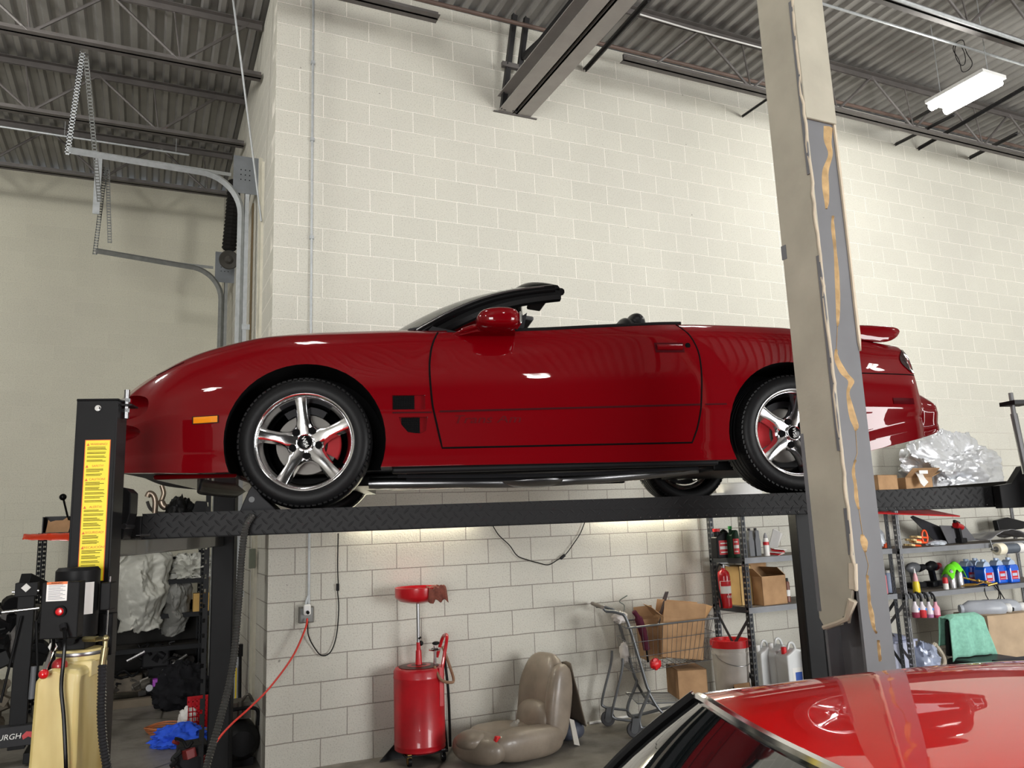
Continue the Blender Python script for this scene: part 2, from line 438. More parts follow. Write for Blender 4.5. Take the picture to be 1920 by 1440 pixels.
# angle struts that come off the wall up to the deck
def strut(p, q, label, w=.05):
    p, q = Vector(p), Vector(q)
    m = MB().bar((0, 0, 0), q - p, w, .008).bar((0, 0, 0), q - p, .008, w)
    return tag(m.build('angle_strut', M('dark brace steel'), smooth=False, loc=p), label, 'strut', 'angle struts from wall to roof joists')
def sp(a, b, z, lab, w=.05): strut(onY(*a, -.02), onZ(*b, z), lab, w)
sp((1098, 130), (1215, 0), 6.15, 'dark angle strut just right of the girder', .06)
sp((1392, 218), (1447, 180), 6.1, 'thin rusty strut on the wall left of the battered column', .03)
sp((1682, 242), (1765, 195), 6.0, 'leftmost short strut under the bright ceiling light', .04)
sp((1679, 271), (1790, 215), 6.0, 'lower left strut under the bright ceiling light', .04)
sp((1722, 279), (1920, 165), 6.3, 'long strut from the wall passing right of the ceiling light', .05)
sp((1818, 296), (1908, 250), 6.1, 'strut meeting the wall near the right picture edge', .05)
# strap (bright strip) under J5, conduits under the deck
def pipe(name, pts, r, mat, label, cat, n=8, group=None):
    pts = [Vector(p) for p in pts]; o = pts[0]
    return tag(MB().tube([p - o for p in pts], r, n).build(name, mat, loc=o), label, cat, group)
pipe('rusty_pipe', [(.9, -.31, 6.42), (XE - .2, -.42, 6.40)], .019, M('rusty pipe', (96, 78, 70), .6), 'rusty brown pipe running along the top of the block wall above the girder', 'pipe')
pipe('conduit', [(4.0, -1.93, 6.12), (XE - .2, -2.05, 6.12)], .012, GALV, 'slim shiny conduit strung below the deck behind the ceiling light', 'conduit')
pipe('conduit', [(4.3, -2.31, 6.03), (XE - .2, -2.31, 6.03)], .016, GALV, 'bright conduit clipped under the joist at the top right corner', 'conduit')
t = thing('conduit', 'pale conduit crossing the dark ceiling of the left bay', 'conduit', (-5.5, 3.48, 6.4)); MB().tube([(0, 0, 0), (4.95, .05, 0)], .014, 8).build('pipe', GALV, t)
for hx_ in (.8, 2.2, 3.6, 4.8): MB().tube([(hx_, .03, 0), (hx_, .03, .26)], .004, 5).build('hanger_wire', GALV, t)
pipe('sagging_cable', [(3.3, -.70, 6.556), (3.9, -.715, 6.53), (4.9, -.70, 6.555)], .008, WHITEM, 'white cable sagging under the joist top chord left of the column', 'cable')
c0 = onZ(1805, 105, 6.1)
tag(MB().tube([Vector((.11 * cos(a), .02 * sin(3 * a), .16 * sin(a))) for a in [i * 2 * pi / 28 for i in range(28)]], .004, 6, True)
    .tube([Vector((.075 * cos(a) + .01, .03, .11 * sin(a) + .03)) for a in [i * 2 * pi / 28 for i in range(28)]], .004, 6, True).build('cable_coil', BLACK, loc=c0), 'loop of black cable hanging from the conduit above the ceiling light', 'cable')

# fluorescent fixtures
TUBEM = Nt('lit fluorescent tube').set(Base_Color=(1, 1, 1, 1)); TUBEM.b.inputs['Emission Color'].default_value = (1, .985, .94, 1); TUBEM.b.inputs['Emission Strength'].default_value = TUBE
def fixture(x, y, z, label, group=None):
    t = thing('ceiling_light', label, 'light', (x, y, z), 0, group)
    MB().box((-.17, -.31, .045), (.17, .31, .08)).build('housing', WHITEM, t, False)
    for dx in (-.12, .1):
        MB().tube([(dx, -.29, .01), (dx, .29, .01)], .042, 12).build('lamp_tube', TUBEM.m, t)
    MB().tube([(0, -.25, .09), (0, -.25, .93)], .004, 5).tube([(0, .25, .09), (0, .25, .93)], .004, 5).build('hanger_wire', GALV, t)
    l = bpy.data.lights.new('lamp', 'POINT'); l.shadow_soft_size = .16; l.energy = FIXW * PW.get((round(x,1), round(y,1)), 1); l.color = (1, .98, .92)
    lo = bpy.data.objects.new('lamp', l); COL.objects.link(lo); lo.parent = t; lo.location = (0, 0, -.24); lo['kind'] = 'structure'
    return t
FIXW = 40
PW = {(6.3, -1.8): 1.7, (11.2, -1.8): .8, (-3.6, -.6): 6, (-.6, -2.7): .45, (3.3, -2.7): .25, (6.3, -6.2): 1.1, (.6, -8.6): 1.3, (-4.4, -6.2): 1.8}
for i, p in enumerate(FIXTURES):
    fixture(*p, ('bright twin tube ceiling light hung above the right half of the block wall', 'twin tube ceiling light nearest the far right end of the block wall', 'twin tube ceiling light just right of the girder above the lift', 'twin tube ceiling light above the nose of the raised convertible', 'twin tube ceiling light in front of the left bay', 'twin tube ceiling light out over the hall to the right of the viewer', 'twin tube ceiling light out over the hall behind the viewer', 'twin tube ceiling light by the left hall wall', 'twin tube ceiling light by the daylit door opening')[i])

# battered steel column with broken drywall casing
CX, CY = 1.92, -3.86
t = thing('steel_column', 'tall grey steel column with cracked drywall casing and tan glue runs', 'column', (CX, CY, 0))
SG = M('grey painted steel', (104, 105, 108), .6, .0, var=.1, vs=3); SGD = M('dark grey steel', (84, 86, 90), .45, .3, var=.15)
DRY = M('stained drywall', (168, 163, 148), .75, var=.12, vs=3, bump=.3, bs=30); DRYE = M('broken drywall edge', (198, 186, 166), .9, bump=.5, bs=50)
GLUE = M('tan construction adhesive', (176, 146, 102), .75, var=.25, vs=14, bump=.5, bs=40)
CW = .17                                     # flange along X at y=0, web going +Y
m = MB(); m.box((0, 0, 0), (CW, .014, ZC)).box((0, .2, 0), (CW, .214, ZC)).box((CW / 2 - .005, .014, 0), (CW / 2 + .005, .2, ZC)); m.build('column_flange', SG, t, False)
# left casing: ragged bottom
def ragged(y0, y1, z0, z1, seed, n=14, amp=.05):
    rnd = random.Random(seed); b = [(y0 + (y1 - y0) * i / n, z0 + rnd.uniform(-amp, amp) * (.4 if i in (0, n) else 1)) for i in range(n + 1)]
    return [(y1, z1), (y0, z1)] + b
rg = ragged(-.004, .222, 1.33, 5.9, 4)
pl = [(-.004, 1.42), (.02, 1.40), (.035, 1.33), (.06, 1.26), (.085, 1.29), (.1, 1.25), (.15, 1.235), (.19, 1.22), (.222, 1.27), (.222, ZC - .05), (-.004, ZC - .05)]
fm = frame((-.016, 0, 0), (0, 1, 0), (0, 0, 1))
MB().prism(pl, 0, .014, fm).build('drywall_casing', DRY, t, False)
mm = MB()
rnd = random.Random(3); z = 1.4; pts = []
while z < 4.6:
    pts.append((-.018 + rnd.uniform(-.003, .003), -.006 + rnd.uniform(-.006, .004), z)); z += .05
mm.tube(pts, .007, 6)
mm.tube([(-.018, .02, 1.36), (-.02, .06, 1.28), (-.02, .11, 1.26), (-.02, .2, 1.23)], [.02, .012, .01, .01], 6)
mm.cbox((-.014, .006, 1.46), (.014, .035, .11), (.1, 0, .1)).build('torn_edge', DRYE, t)
# front casing above the open part, with edge strip
zcut = onY(1560, 235, CY).z
MB().box((-.018, -.018, zcut), (CW + .008, -.002, ZC - .05)).build('front_casing', DRY, t, False, bevel=.004)
m = MB(); m.prism([(.166, 2.5), (.172, 2.46), (.180, 2.52), (.178, 3.0), (.181, 3.4), (.178, zcut + .01), (.167, zcut + .01), (.168, 3.2), (.169, 2.9), (.166, 2.7)], 0, .022, frame((0, .012, 0), (1, 0, 0), (0, 0, 1), (0, -1, 0)))
m.build('edge_strip', DRYE, t, False)
# tan glue beads on the exposed flange: wandering ribbons, each with its own width
def glue(pts, parent=t):
    """pts: (x across flange, z, half width)"""
    q = smoothpath([(a, c, b) for a, b, c in pts], 5)
    L = [(p.x - p.y, p.z) for p in q]; R = [(p.x + p.y, p.z) for p in q]
    n = len(q); vs = []; fs = []
    for i in range(n):
        x0, z0 = L[i]; x1, _ = R[i]; xm = (x0 + x1) / 2
        vs += [(x0, 0, z0), (xm, -.007 - .004 * sin(i * 1.7), z0), (x1, 0, z0)]
    for i in range(n - 1): fs += [(3 * i, 3 * i + 1, 3 * i + 4, 3 * i + 3), (3 * i + 1, 3 * i + 2, 3 * i + 5, 3 * i + 4)]
    return MB().add(vs, fs)
def gp(lst):
    out = []
    for x, y, w in lst:
        p = onY(x, y, CY); out.append((p.x - CX, p.z, w / 1491 * 3.5 / .95))
    return out
gl = MB()
for lst in ([(1553, 238, 12), (1552, 265, 10), (1557, 290, 6), (1548, 320, 8), (1548, 350, 9), (1550, 378, 6), (1549, 392, 2)],
            [(1561, 405, 2), (1562, 430, 5), (1566, 470, 4), (1569, 510, 6), (1571, 560, 6), (1571, 600, 4), (1570, 612, 1)],
            [(1567, 655, 2), (1570, 675, 7), (1583, 700, 10), (1596, 715, 8), (1590, 735, 4), (1594, 760, 7), (1600, 785, 9), (1605, 800, 7), (1604, 808, 2)],
            [(1603, 862, 1), (1600, 885, 4), (1604, 910, 4), (1606, 935, 5), (1610, 955, 2)],
            [(1616, 1002, 3), (1620, 1015, 9), (1622, 1030, 5), (1622, 1036, 1)],
            [(1625, 1078, 2), (1628, 1100, 4), (1630, 1130, 4), (1634, 1150, 6), (1638, 1175, 4), (1643, 1188, 1)],
            [(1646, 1200, 2), (1648, 1215, 4), (1650, 1240, 3)]):
    g = glue(gp(lst)); gl.add(g.v, g.f)
gl.tube([(p[0], -.001, p[1]) for p in gp([(1570, 612, 1), (1568, 655, 1)])], .0015, 5).tube([(p[0], -.001, p[1]) for p in gp([(1604, 808, 1), (1607, 850, 1), (1603, 862, 1)])], .0015, 5)
gl.tube([(p[0], -.001, p[1]) for p in gp([(1610, 955, 1), (1617, 1002, 1)])], .0015, 5).tube([(p[0], -.001, p[1]) for p in gp([(1622, 1036, 1), (1628, 1060, 1), (1625, 1078, 1)])], .0015, 5)
gl.build('glue_bead', GLUE, t)
mtal = MB(); 
for z0, z1 in ((2.0, 2.9), (3.3, 4.2), (1.55, 1.75)): mtal.box((-.022, -.01, z0), (-.016, .012, z1))
mtal.build('corner_bead', SG, t, False)
MB().box((-.019, .206, 1.3), (-.002, .226, 2.1)).box((-.019, .195, 2.95), (-.0165, .226, 3.02)).build('metal_tape', SG, t, False)

# roof hanger rod at the left
pipe('hanging_rod', [onY(436, -8, .15), onX(490, 415, -.02)], .009, GALV, 'thin straight rod slanting down the left bay beside the corner', 'rod')
# ------------------------------------------------------------------ the red convertible on the lift (own frame: x rearwards, -y the near side)
def pchip(xs, ys):
    xs = np.array(xs, float); ys = np.array(ys, float); h = np.diff(xs); d = np.diff(ys) / h; m = np.zeros(len(xs))
    m[1:-1] = np.where(d[:-1] * d[1:] > 0, 2 * d[:-1] * d[1:] / (d[:-1] + d[1:] + 1e-12), 0); m[0], m[-1] = d[0], d[-1]
    def f(x):
        i = int(min(max(np.searchsorted(xs, x) - 1, 0), len(h) - 1)); t = (min(max(x, xs[0]), xs[-1]) - xs[i]) / h[i]
        return float((2 * t**3 - 3 * t**2 + 1) * ys[i] + (t**3 - 2 * t**2 + t) * h[i] * m[i] + (-2 * t**3 + 3 * t**2) * ys[i + 1] + (t**3 - t**2) * h[i] * m[i + 1])
    return f
YMf = pchip([-1.15, -1.14, -1.10, -1.03, -.95, -.85, -.7, -.5, -.3, 0, .4, .7, 1.3, 2.0, 2.57, 3.0, 3.25, 3.38, 3.42, 3.51, 3.555, 3.574, 3.58],
            [.02, .20, .42, .60, .72, .80, .87, .905, .925, .935, .925, .92, .925, .93, .94, .92, .885, .86, .84, .835, .79, .70, .02])
YSf = pchip([-1.15, -1.10, -.95, -.8, -.6, -.3, 0, .5, .75, 1.4, 2.1, 2.6, 3.1, 3.36, 3.43, 3.54, 3.58],
            [.01, .28, .58, .70, .75, .76, .765, .77, .795, .80, .79, .77, .74, .72, .72, .62, .01])
ZSf = pchip([-1.15, -1.05, -.93, -.88, -.72, -.55, -.39, -.21, 0, .2, .5, .67, 1.14, 1.6, 2.05, 2.63, 3.0, 3.23, 3.34, 3.39, 3.416, 3.426, 3.46, 3.52, 3.555, 3.58],
            [.50, .54, .595, .622, .712, .795, .845, .884, .902, .908, .915, .907, .915, .938, .957, .948, .90, .872, .858, .848, .825, .61, .578, .555, .52, .45])
ZCf = pchip([-1.15, -1.05, -.9, -.7, -.5, -.3, 0, .3, .6, 2.05, 2.6, 3.0, 3.25, 3.37, 3.416, 3.426, 3.52, 3.56, 3.58],
            [.55, .635, .705, .785, .86, .91, .955, .975, .98, .985, .975, .955, .90, .88, .84, .63, .565, .53, .47])
ZBf = pchip([-1.15, -1.1, -1.0, -.8, -.4, .4, 2.2, 2.9, 3.15, 3.46, 3.54, 3.58], [.34, .27, .22, .20, .185, .192, .185, .20, .24, .305, .34, .40])
def section(u):
    ym, ys, zs, zc, zb = YMf(u), YSf(u), ZSf(u), ZCf(u), ZBf(u)
    ys = min(ys, ym * .96); k = ym / .93
    zm = min(.47, zb + (zs - zb) * .5); s = min(1, max(0, (zs - zb) / .6))
    sill = 1 if .4 < u < 2.2 else .35
    P = [(0, zb + .02), (.6 * ym, zb + .015), (ym - .045 * k, zb), (ym - .012 * k, zb + .02 * s), (ym - (.012 + .004 * sill) * k, zb + .085 * s), (ym - .016 * k, zb + .125 * s),
         (ym - .003 * k, zm - .02 * s), (ym - .006 * k, zm + .02 * s), (ym - .020 * k, zm + (zs - zm) * .40), (ym - (ym - ys) * .50, zm + (zs - zm) * .80), (ym - (ym - ys) * .80, zm + (zs - zm) * .945), (ys, zs)]
    if .72 < u < 2.06:
        P += [(ys - .035, zs + .004), (ys - .07, zs - .01), (ys - .09, zs - .2), (ys - .12, .45), (ys * .4, .42), (0, .42)]
    else:
        P += [(ys * .94, zs + (zc - zs) * .25 + .004), (ys * .85, zs + (zc - zs) * .5), (ys * .65, zs + (zc - zs) * .75), (ys * .5, zs + (zc - zs) * .86), (ys * .25, zs + (zc - zs) * .97), (0, zc)]
    return P
def section_dense(u, k=3):
    P = [Vector((a, b, 0)) for a, b in section(u)]
    P = [Vector((-P[1].x, P[1].y, 0))] + P + [Vector((-P[-2].x, P[-2].y, 0))]; out = []
    for i in range(1, len(P) - 2):
        for j in range(k):
            t = j / k; p0, p1, p2, p3 = P[i - 1], P[i], P[i + 1], P[i + 2]
            q = .5 * ((2 * p1) + (p2 - p0) * t + (2 * p0 - 5 * p1 + 4 * p2 - p3) * t * t + (3 * p1 - p0 - 3 * p2 + p3) * t ** 3)
            out.append((max(q.x, 0), q.y))
    out.append((0, P[-2].y)); return out
US = sorted(set([round(x, 4) for x in list(np.linspace(-1.0, 3.38, 112)) + [-1.15, -1.147, -1.14, -1.13, -1.115, -1.10, -1.08, -1.06, -1.03, .719, .722, 2.058, 2.062,
      3.39, 3.40, 3.41, 3.416, 3.421, 3.426, 3.435, 3.45, 3.47, 3.49, 3.51, 3.525, 3.54, 3.55, 3.56, 3.568, 3.574, 3.578, 3.58]]))
_sec = {}
def side_y(u, z):
    """half width of the body at height z, outer skin"""
    key = round(u, 3)
    if key not in _sec: _sec[key] = section_dense(u)[4:35]
    S = _sec[key]
    for (a, b), (c, d) in zip(S, S[1:]):
        if b <= z <= d and d > b: return a + (c - a) * (z - b) / (d - b)
    return S[0][0] if z < S[0][1] else S[-1][0]
car = thing('convertible_car', 'red two door convertible with its top down, raised on the black lift', 'car', LQ, LA)
half = [section_dense(u) for u in US]; nP = len(half[0]); ring = []
for u, S in zip(US, half):
    ring.append([(u, -a, b) for a, b in S] + [(u, a, b) for a, b in reversed(S[1:-1])])
R_ = len(ring[0]); mb = MB(); vs = [p for r in ring for p in r]; fs = []; mi = []
for i in range(len(ring) - 1):
    for j in range(R_):
        k = (j + 1) % R_; fs.append((i * R_ + j, i * R_ + k, (i + 1) * R_ + k, (i + 1) * R_ + j))
        jj = min(j, R_ - 1 - j); mi.append(1 if (.719 < US[i] < 2.06 and jj > 39) or jj < 6 else 0)
fs.append(tuple(range(R_))); fs.append(tuple((len(ring) - 1) * R_ + j for j in range(R_ - 1, -1, -1))); mi += [0, 0]
mb.add(vs, fs); mb.m = mi
body = mb.build('body', [PAINT, DARK], car, angle=50)
cut = MB()
def arch(u, z, r, s):
    n = 48
    pts = [(u + r * cos(a), z + r * sin(a)) for a in [2 * pi * i / n for i in range(n)]]
    pts = [(x, max(zz, -.05)) for x, zz in pts]
    MBs = MB(); MBs.prism(pts, -1.1 * s, -.50 * s, Matrix(((1, 0, 0, 0), (0, 0, 1, 0), (0, 1, 0, 0), (0, 0, 0, 1))))
    return MBs
WU = 2.585
for u in (.005, WU):
    for s in (1, -1):
        a = arch(u, .332, .386, s); cut.add(a.v, a.f)
WELL = M('wheel well black', (9, 9, 10), .9, var=0)
co = cut.build('cutter', WELL, None, smooth=False)
cut2 = MB()
for s in (1, -1):      # the air inlets in the nose
    cut2.sphere((-.99, -.80 * s, .528), 1, 32, 20, (.245, .20, .068), lambda d: (abs(d.x) ** 3 + abs(d.y) ** 3 + abs(d.z) ** 3) ** (-1 / 3)); cut2.sphere((-.99, -.80 * s, .398), 1, 32, 20, (.215, .19, .050))
c2 = cut2.build('cutter', PAINT, None)
cut3 = MB()
for s in (1, -1):      # side vents behind the front wheel
    cut3.add(*(lambda q: (q.v, q.f))(MB().prism([(.424, .478), (.588, .478), (.588, .552), (.424, .552)], -.97 * s, -.898 * s, Matrix(((1, 0, 0, 0), (0, 0, 1, 0), (0, 1, 0, 0), (0, 0, 0, 1))))))
    cut3.add(*(lambda q: (q.v, q.f))(MB().prism([(.455, .44), (.60, .44), (.59, .37), (.56, .355), (.50, .365), (.47, .40)], -.97 * s, -.898 * s, Matrix(((1, 0, 0, 0), (0, 0, 1, 0), (0, 1, 0, 0), (0, 0, 0, 1))))))
c3 = cut3.build('cutter', PAINT, None, smooth=False)
def boolean(o, c):
    b = o.modifiers.new('cut', 'BOOLEAN'); b.operation = 'DIFFERENCE'; b.object = c; b.solver = 'EXACT'; b.material_mode = 'TRANSFER'
    dg = bpy.context.evaluated_depsgraph_get(); me = bpy.data.meshes.new_from_object(o.evaluated_get(dg)); o.modifiers.clear(); o.data = me
    bpy.data.objects.remove(c)
bpy.context.view_layer.update()
for c in (co, c2, c3): c.matrix_world = car.matrix_basis; 
bpy.context.view_layer.update()
for c in (co, c2, c3): boolean(body, c)
body.data.polygons.foreach_set('use_smooth', [True] * len(body.data.polygons)); body.data.set_sharp_from_angle(angle=radians(32))

SEAM = M('shut line black', (6, 2, 3), .9, var=0)
def patch(name, fu, mats, off, nu=30, nv=14, s=1, parent=None, solid=0):
    """fu(a,b)->(u,z); a ribbon of the body's own skin set off by off"""
    def f(a, b):
        u, z = fu(a, b); return (u, -s * (side_y(u, z) + off), z)
    return MB().grid(f, nu, nv).build(name, mats, parent or car, angle=40, solid=solid)
DF = pchip([.281, .39, .52, .69, .80, .95], [.671, .647, .623, .615, .628, .69])
DR = pchip([.281, .366, .538, .756, .86, .96], [1.988, 2.024, 2.059, 2.078, 2.056, 1.99])
doors = {}
for s in (1, -1):
    def dz(a, b):
        u = DF(.5) + (DR(.5) - DF(.5)) * a; zt = ZSf(u) - .004; z = .283 + (zt - .283) * b
        return (DF(z) + (DR(z) - DF(z)) * a, z)
    dr = patch('door', dz, PAINT, .0025, 40, 26, s); doors[s] = dr
    loop = [dz(0, b / 20) for b in range(20, -1, -1)] + [dz(a / 20, 0) for a in range(1, 21)] + [dz(1, b / 20) for b in range(1, 21)]
    MB().tube([(u, -s * (side_y(u, z) + .0005), z) for u, z in loop], .0055, 6).build('shut_line', SEAM, car)
    # handle with lock
    fy = lambda u, z: -s * (side_y(u, z))
    q = MB(); q.grid(lambda a, b: (1.832 + .165 * a, fy(1.832 + .165 * a, .776 + .058 * b) - s * .004, .776 + .058 * b), 4, 4); q.build('handle_recess', M('dark red recess', (60, 0, 6), .6, var=0), dr)
    q = MB(); q.grid(lambda a, b: (1.842 + .145 * a, fy(1.842 + .145 * a, .79 + .034 * b) - s * (.006 + .014 * sin(pi * b) ** .5), .79 + .034 * b), 6, 8); q.build('handle', PAINT, dr)
    MB().cyl((2.022, fy(2.022, .817) + s * .01, .817), (2.022, fy(2.022, .817) - s * .006, .817), .015, n=16).build('lock', BLACKG, dr)
    # side moulding, step line
    patch('side_moulding', lambda a, b: (.66 + 1.385 * a, (.460 + .018 * a) + .010 * b), M('deep red trim', (52, 0, 5), .7, var=0), .0065, 40, 2, s, dr)
    patch('side_moulding', lambda a, b: (.425 + .195 * a, .458 + .008 * b), M('deep red trim'), .003, 10, 2, s)
    patch('side_moulding', lambda a, b: (2.075 + .12 * a, .480 + .008 * b), M('deep red trim'), .003, 10, 2, s)
    # belt weatherstrip
    MB().tube([(u, -s * (YSf(u) - .012), ZSf(u) + .010) for u in np.linspace(.80, 2.03, 24)], .010, 6).build('belt_seal', BLACK, dr)
    # marker lamps
    patch('side_marker', lambda a, b: (-.528 + .125 * a, .421 + .004 * a + .038 * b), M('dark marker bezel', (30, 10, 4), .4), .004, 8, 3, s)
    mk = patch('marker_lens', lambda a, b: (-.522 + .113 * a, .425 + .004 * a + .030 * b), M('amber lens', (214, 128, 8), .18, var=.05, coat=.6), .007, 8, 3, s)
    patch('rear_marker', lambda a, b: (3.21 + .145 * a, .479 + .035 * b), M('dark red lens', (66, 6, 12), .15, var=.1, vs=40), .004, 8, 3, s)
    # panel joints
    for pts in ([(-.64 - .01 * i, .70 - .035 * i) for i in range(2)] + [],):
        pass
    MB().tube([(-.60 - .035 * i, -s * (side_y(-.60 - .035 * i, .748 - .014 * i) + .0), .748 - .014 * i) for i in range(5)], .003, 5).build('panel_joint', SEAM, car)
    MB().tube([(u, -s * (side_y(u, .655) + .0005), .655) for u in np.linspace(2.98, 3.41, 14)], .0035, 5).build('panel_joint', SEAM, car)
    # vent grilles
    GR = M('black vent mesh', (10, 10, 11), .8, var=0)
    for zc0, a0, a1, z0, z1 in ((0, .428, .535, .480, .550), (1, .468, .56, .360, .438)):
        q = MB(); q.box((a0, -s * .9005, z0), (a1, -s * .9035, z1))
        for i in range(9):
            uu = a0 + (a1 - a0) * (i + .5) / 9; q.tube([(uu, -s * .907, z0), (uu + .004, -s * .907, z1)], .0016, 4)
        for i in range(7):
            zz = z0 + (z1 - z0) * (i + .5) / 7; q.tube([(a0, -s * .907, zz), (a1, -s * .907, zz)], .0016, 4)
        q.build('side_vent', GR, car)
    # tail lamp
    def tl(a, b):
        z = .678 + .158 * b; bow = sin(pi * b)
        u = 3.452 - (1 - a) * (.012 + .065 * bow); return (u, z)
    def tlp(a, b):
        z = .668 + .155 * b; e = 3.392 - .055 * sin(pi * min(1, b * 1.05)); u = e + (3.428 - e) * a; return (u, -s * (side_y(min(u, 3.405), z) + .005 - .02 * a ** 3), z)
    q = MB(); q.grid(tlp, 8, 14); q.grid(lambda a, b: (3.428 + .004 * a, -s * (abs(tlp(1, b)[1]) - .5 * a), .668 + .155 * b), 6, 14)
    q.build('tail_lamp', M('smoked tail lens', (38, 20, 22), .08, var=.05, coat=1), car)
# raised script on the door
text('door_script', 'Trans Am', .060, M('deep red script', (74, 0, 6), .7, var=0), doors[1], Matrix.Translation((.905, -(side_y(.9, .425) + .0035), .422)) @ Matrix(((1.45, .35, 0, 0), (0, 0, -1, 0), (0, 1, 0, 0), (0, 0, 0, 1))), .001)
# spoiler
q = MB(); SPS = [(2.66, .962), (2.9, .985), (3.15, .990), (3.33, .984), (3.385, .97), (3.40, .95), (3.375, .915), (3.33, .885), (3.26, .872), (3.15, .880), (2.9, .93)]
def sprow(v):
    k = max(0, (abs(v) - .60) / .16); dr = .03 * k ** 2
    cu, cz = 3.2, .93; sc = 1 - .12 * k ** 3
    return [(cu + (a - cu) * sc * 1.04 + .03, v, cz + (b - cz) * sc - dr + .012) for a, b in SPS]
vv = [-.76, -.74, -.70, -.64, -.58, -.45, -.2, 0, .2, .45, .58, .64, .70, .74, .76]
rows = [sprow(v) for v in vv]; n = len(SPS); vs = [p for r in rows for p in r]
fs = [(i * n + j, i * n + (j + 1) % n, (i + 1) * n + (j + 1) % n, (i + 1) * n + j) for i in range(len(vv) - 1) for j in range(n)] + [tuple(range(n)), tuple(reversed(range((len(vv) - 1) * n, len(vv) * n)))]
q.add(vs, fs).build('spoiler', PAINT, car, angle=60, sub=1)
MB().box((2.95, -.7, .18), (3.15, .7, .215)).box((3.1, -.5, .2), (3.25, .5, .24)).build('rear_valance', BLACK, car, False, bevel=.01)
# front air dam and undertray
q = MB(); q.grid(lambda a, b: (-.50 - .16 * cos((a - .5) * 2.2) + .1 * abs(a - .5), -.66 + 1.32 * a, .205 - .075 * b * min(1, 6 * min(a, 1 - a) + .4)), 30, 3)
q.build('air_dam', DARK, car, solid=.012)
MB().box((-.75, -.7, .175), (-.35, .7, .20)).build('undertray', PAINT, car, False, bevel=.02)
# underbody: sills, exhaust, floor
q = MB(); q.box((.42, -.87, .165), (2.15, -.80, .195)).box((.42, .80, .165), (2.15, .87, .195)).box((.5, -.6, .17), (2.2, .6, .19)).box((-.3, -.25, .14), (.7, .25, .2)).box((2.3, -.45, .16), (3.0, .45, .22)); q.build('floor_pan', BLACK, car, False, bevel=.012)
q = MB(); q.tube(smoothpath([(.3, -.3, .15), (.8, -.32, .14), (1.2, -.25, .135), (1.5, -.3, .14), (1.9, -.25, .16), (2.4, -.2, .2)]), .032, 10)
q.sphere((1.25, -.28, .145), 1, 14, 10, (.20, .09, .045)); q.build('exhaust', STEEL, car)
MB().tube(smoothpath([(.45, -.72, .16), (.9, -.7, .15), (1.4, -.74, .145), (2.1, -.7, .16)]), .010, 6).tube(smoothpath([(.5, -.55, .155), (1.0, -.5, .145), (1.3, -.6, .15)]), .015, 6).build('brake_line', DARK, car)
MB().bar((.15, -.75, .17), (.3, .75, .16), .07, .05).bar((WU, -.7, .30), (WU, .7, .30), .08, .08).sphere((WU, 0, .3), .13).build('axle', BLACK, car)
# cockpit: seats, dash, steering wheel
q = MB()
for v in (-.37, .37):
    q.sphere((1.83, v, .80), 1, 18, 14, (.10, .25, .30)); q.sphere((1.90, v, 1.055), 1, 16, 12, (.055, .13, .075)); q.sphere((1.5, v, .56), 1, 18, 10, (.32, .25, .10))
q.build('seats', M('black leather', (26, 26, 28), .35), car)
MB().box((.72, -.70, .78), (.98, .70, .93)).build('dashboard', DARK, car, False, bevel=.04)
MB().tube([(1.02 + .05 * sin(a), -.37 + .18 * cos(a), .86 + .17 * sin(a)) for a in [i * 2 * pi / 24 for i in range(24)]], .014, 8, True).build('steering_wheel', BLACK, car)
MB().box((2.0, -.66, .86), (2.45, .66, .985)).build('top_boot', DARK, car, False, bevel=.05)
# windshield: glass and frame
def wb(a): v = (a - .5) * 2; return Vector((.34 + .22 * v * v, .685 * v, 1.0 - .07 * v * v))
def wt(a): v = (a - .5) * 2; return Vector((1.22 + .135 * v * v, .555 * v, 1.360 - .132 * v * v))
def ws(a, b):
    p = wb(a).lerp(wt(a), b); bow = sin(pi * b) * .06; return p + Vector((-.25 * bow, 0, .9 * bow))
def thin_glass(name, col, refl=.10):
    k = Nt(name); k.t.nodes.remove(k.b); tr = k.n('ShaderNodeBsdfTransparent'); tr.inputs[0].default_value = rgb(*col)
    gl = k.n('ShaderNodeBsdfGlossy'); gl.inputs['Roughness'].default_value = .01; fr = k.n('ShaderNodeFresnel', i_IOR=1.35); mx = k.n('ShaderNodeMixShader')
    k.l(fr.outputs[0], mx.inputs[0]); k.l(tr.outputs[0], mx.inputs[1]); k.l(gl.outputs[0], mx.inputs[2]); k.l(mx.outputs[0], k.t.nodes['Material Output'].inputs[0]); return k.m
GLASS = thin_glass('windscreen glass', (214, 230, 220))
q = MB().grid(ws, 24, 14).build('windscreen', GLASS, car)
q = MB(); 
for sg in (0, 1):
    q.tube([ws(sg, b / 14) + Vector((0, (-.012 if sg == 0 else .012), -.012)) for b in range(-1, 15)], .040, 10, flat=.8)
q.tube([ws(a / 20, 1.0) + Vector((.02, 0, -.006)) for a in range(21)], .030, 10)
q.tube([ws(a / 20, 1.0) + Vector((.055, 0, -.018)) for a in range(21)], .022, 8)
q.build('windshield_frame', BLACKG, car)
for sg, y in ((0, -.02), (1, .02)):
    MB().tube([ws(sg, b / 14) + Vector((.035, y * .5, -.045)) for b in range(1, 15)], .034, 8).build('pillar_seal', RUBBER, car)
MB().tube([ws(0, b / 14) + Vector((.0, -.045, .006)) for b in range(0, 14)], .0035, 5).build('pillar_trim', STEEL, car)
for v_ in (-.28, .28): MB().cbox((1.33, v_, 1.235), (.09, .34, .03), (0, .15, 0)).build('sun_visor', M('grey visor', (86, 86, 88), .7), car, bevel=.01)
MB().sphere((1.18, 0, 1.18), 1, 14, 10, (.02, .12, .035)).build('rear_view_mirror', DARK, car)
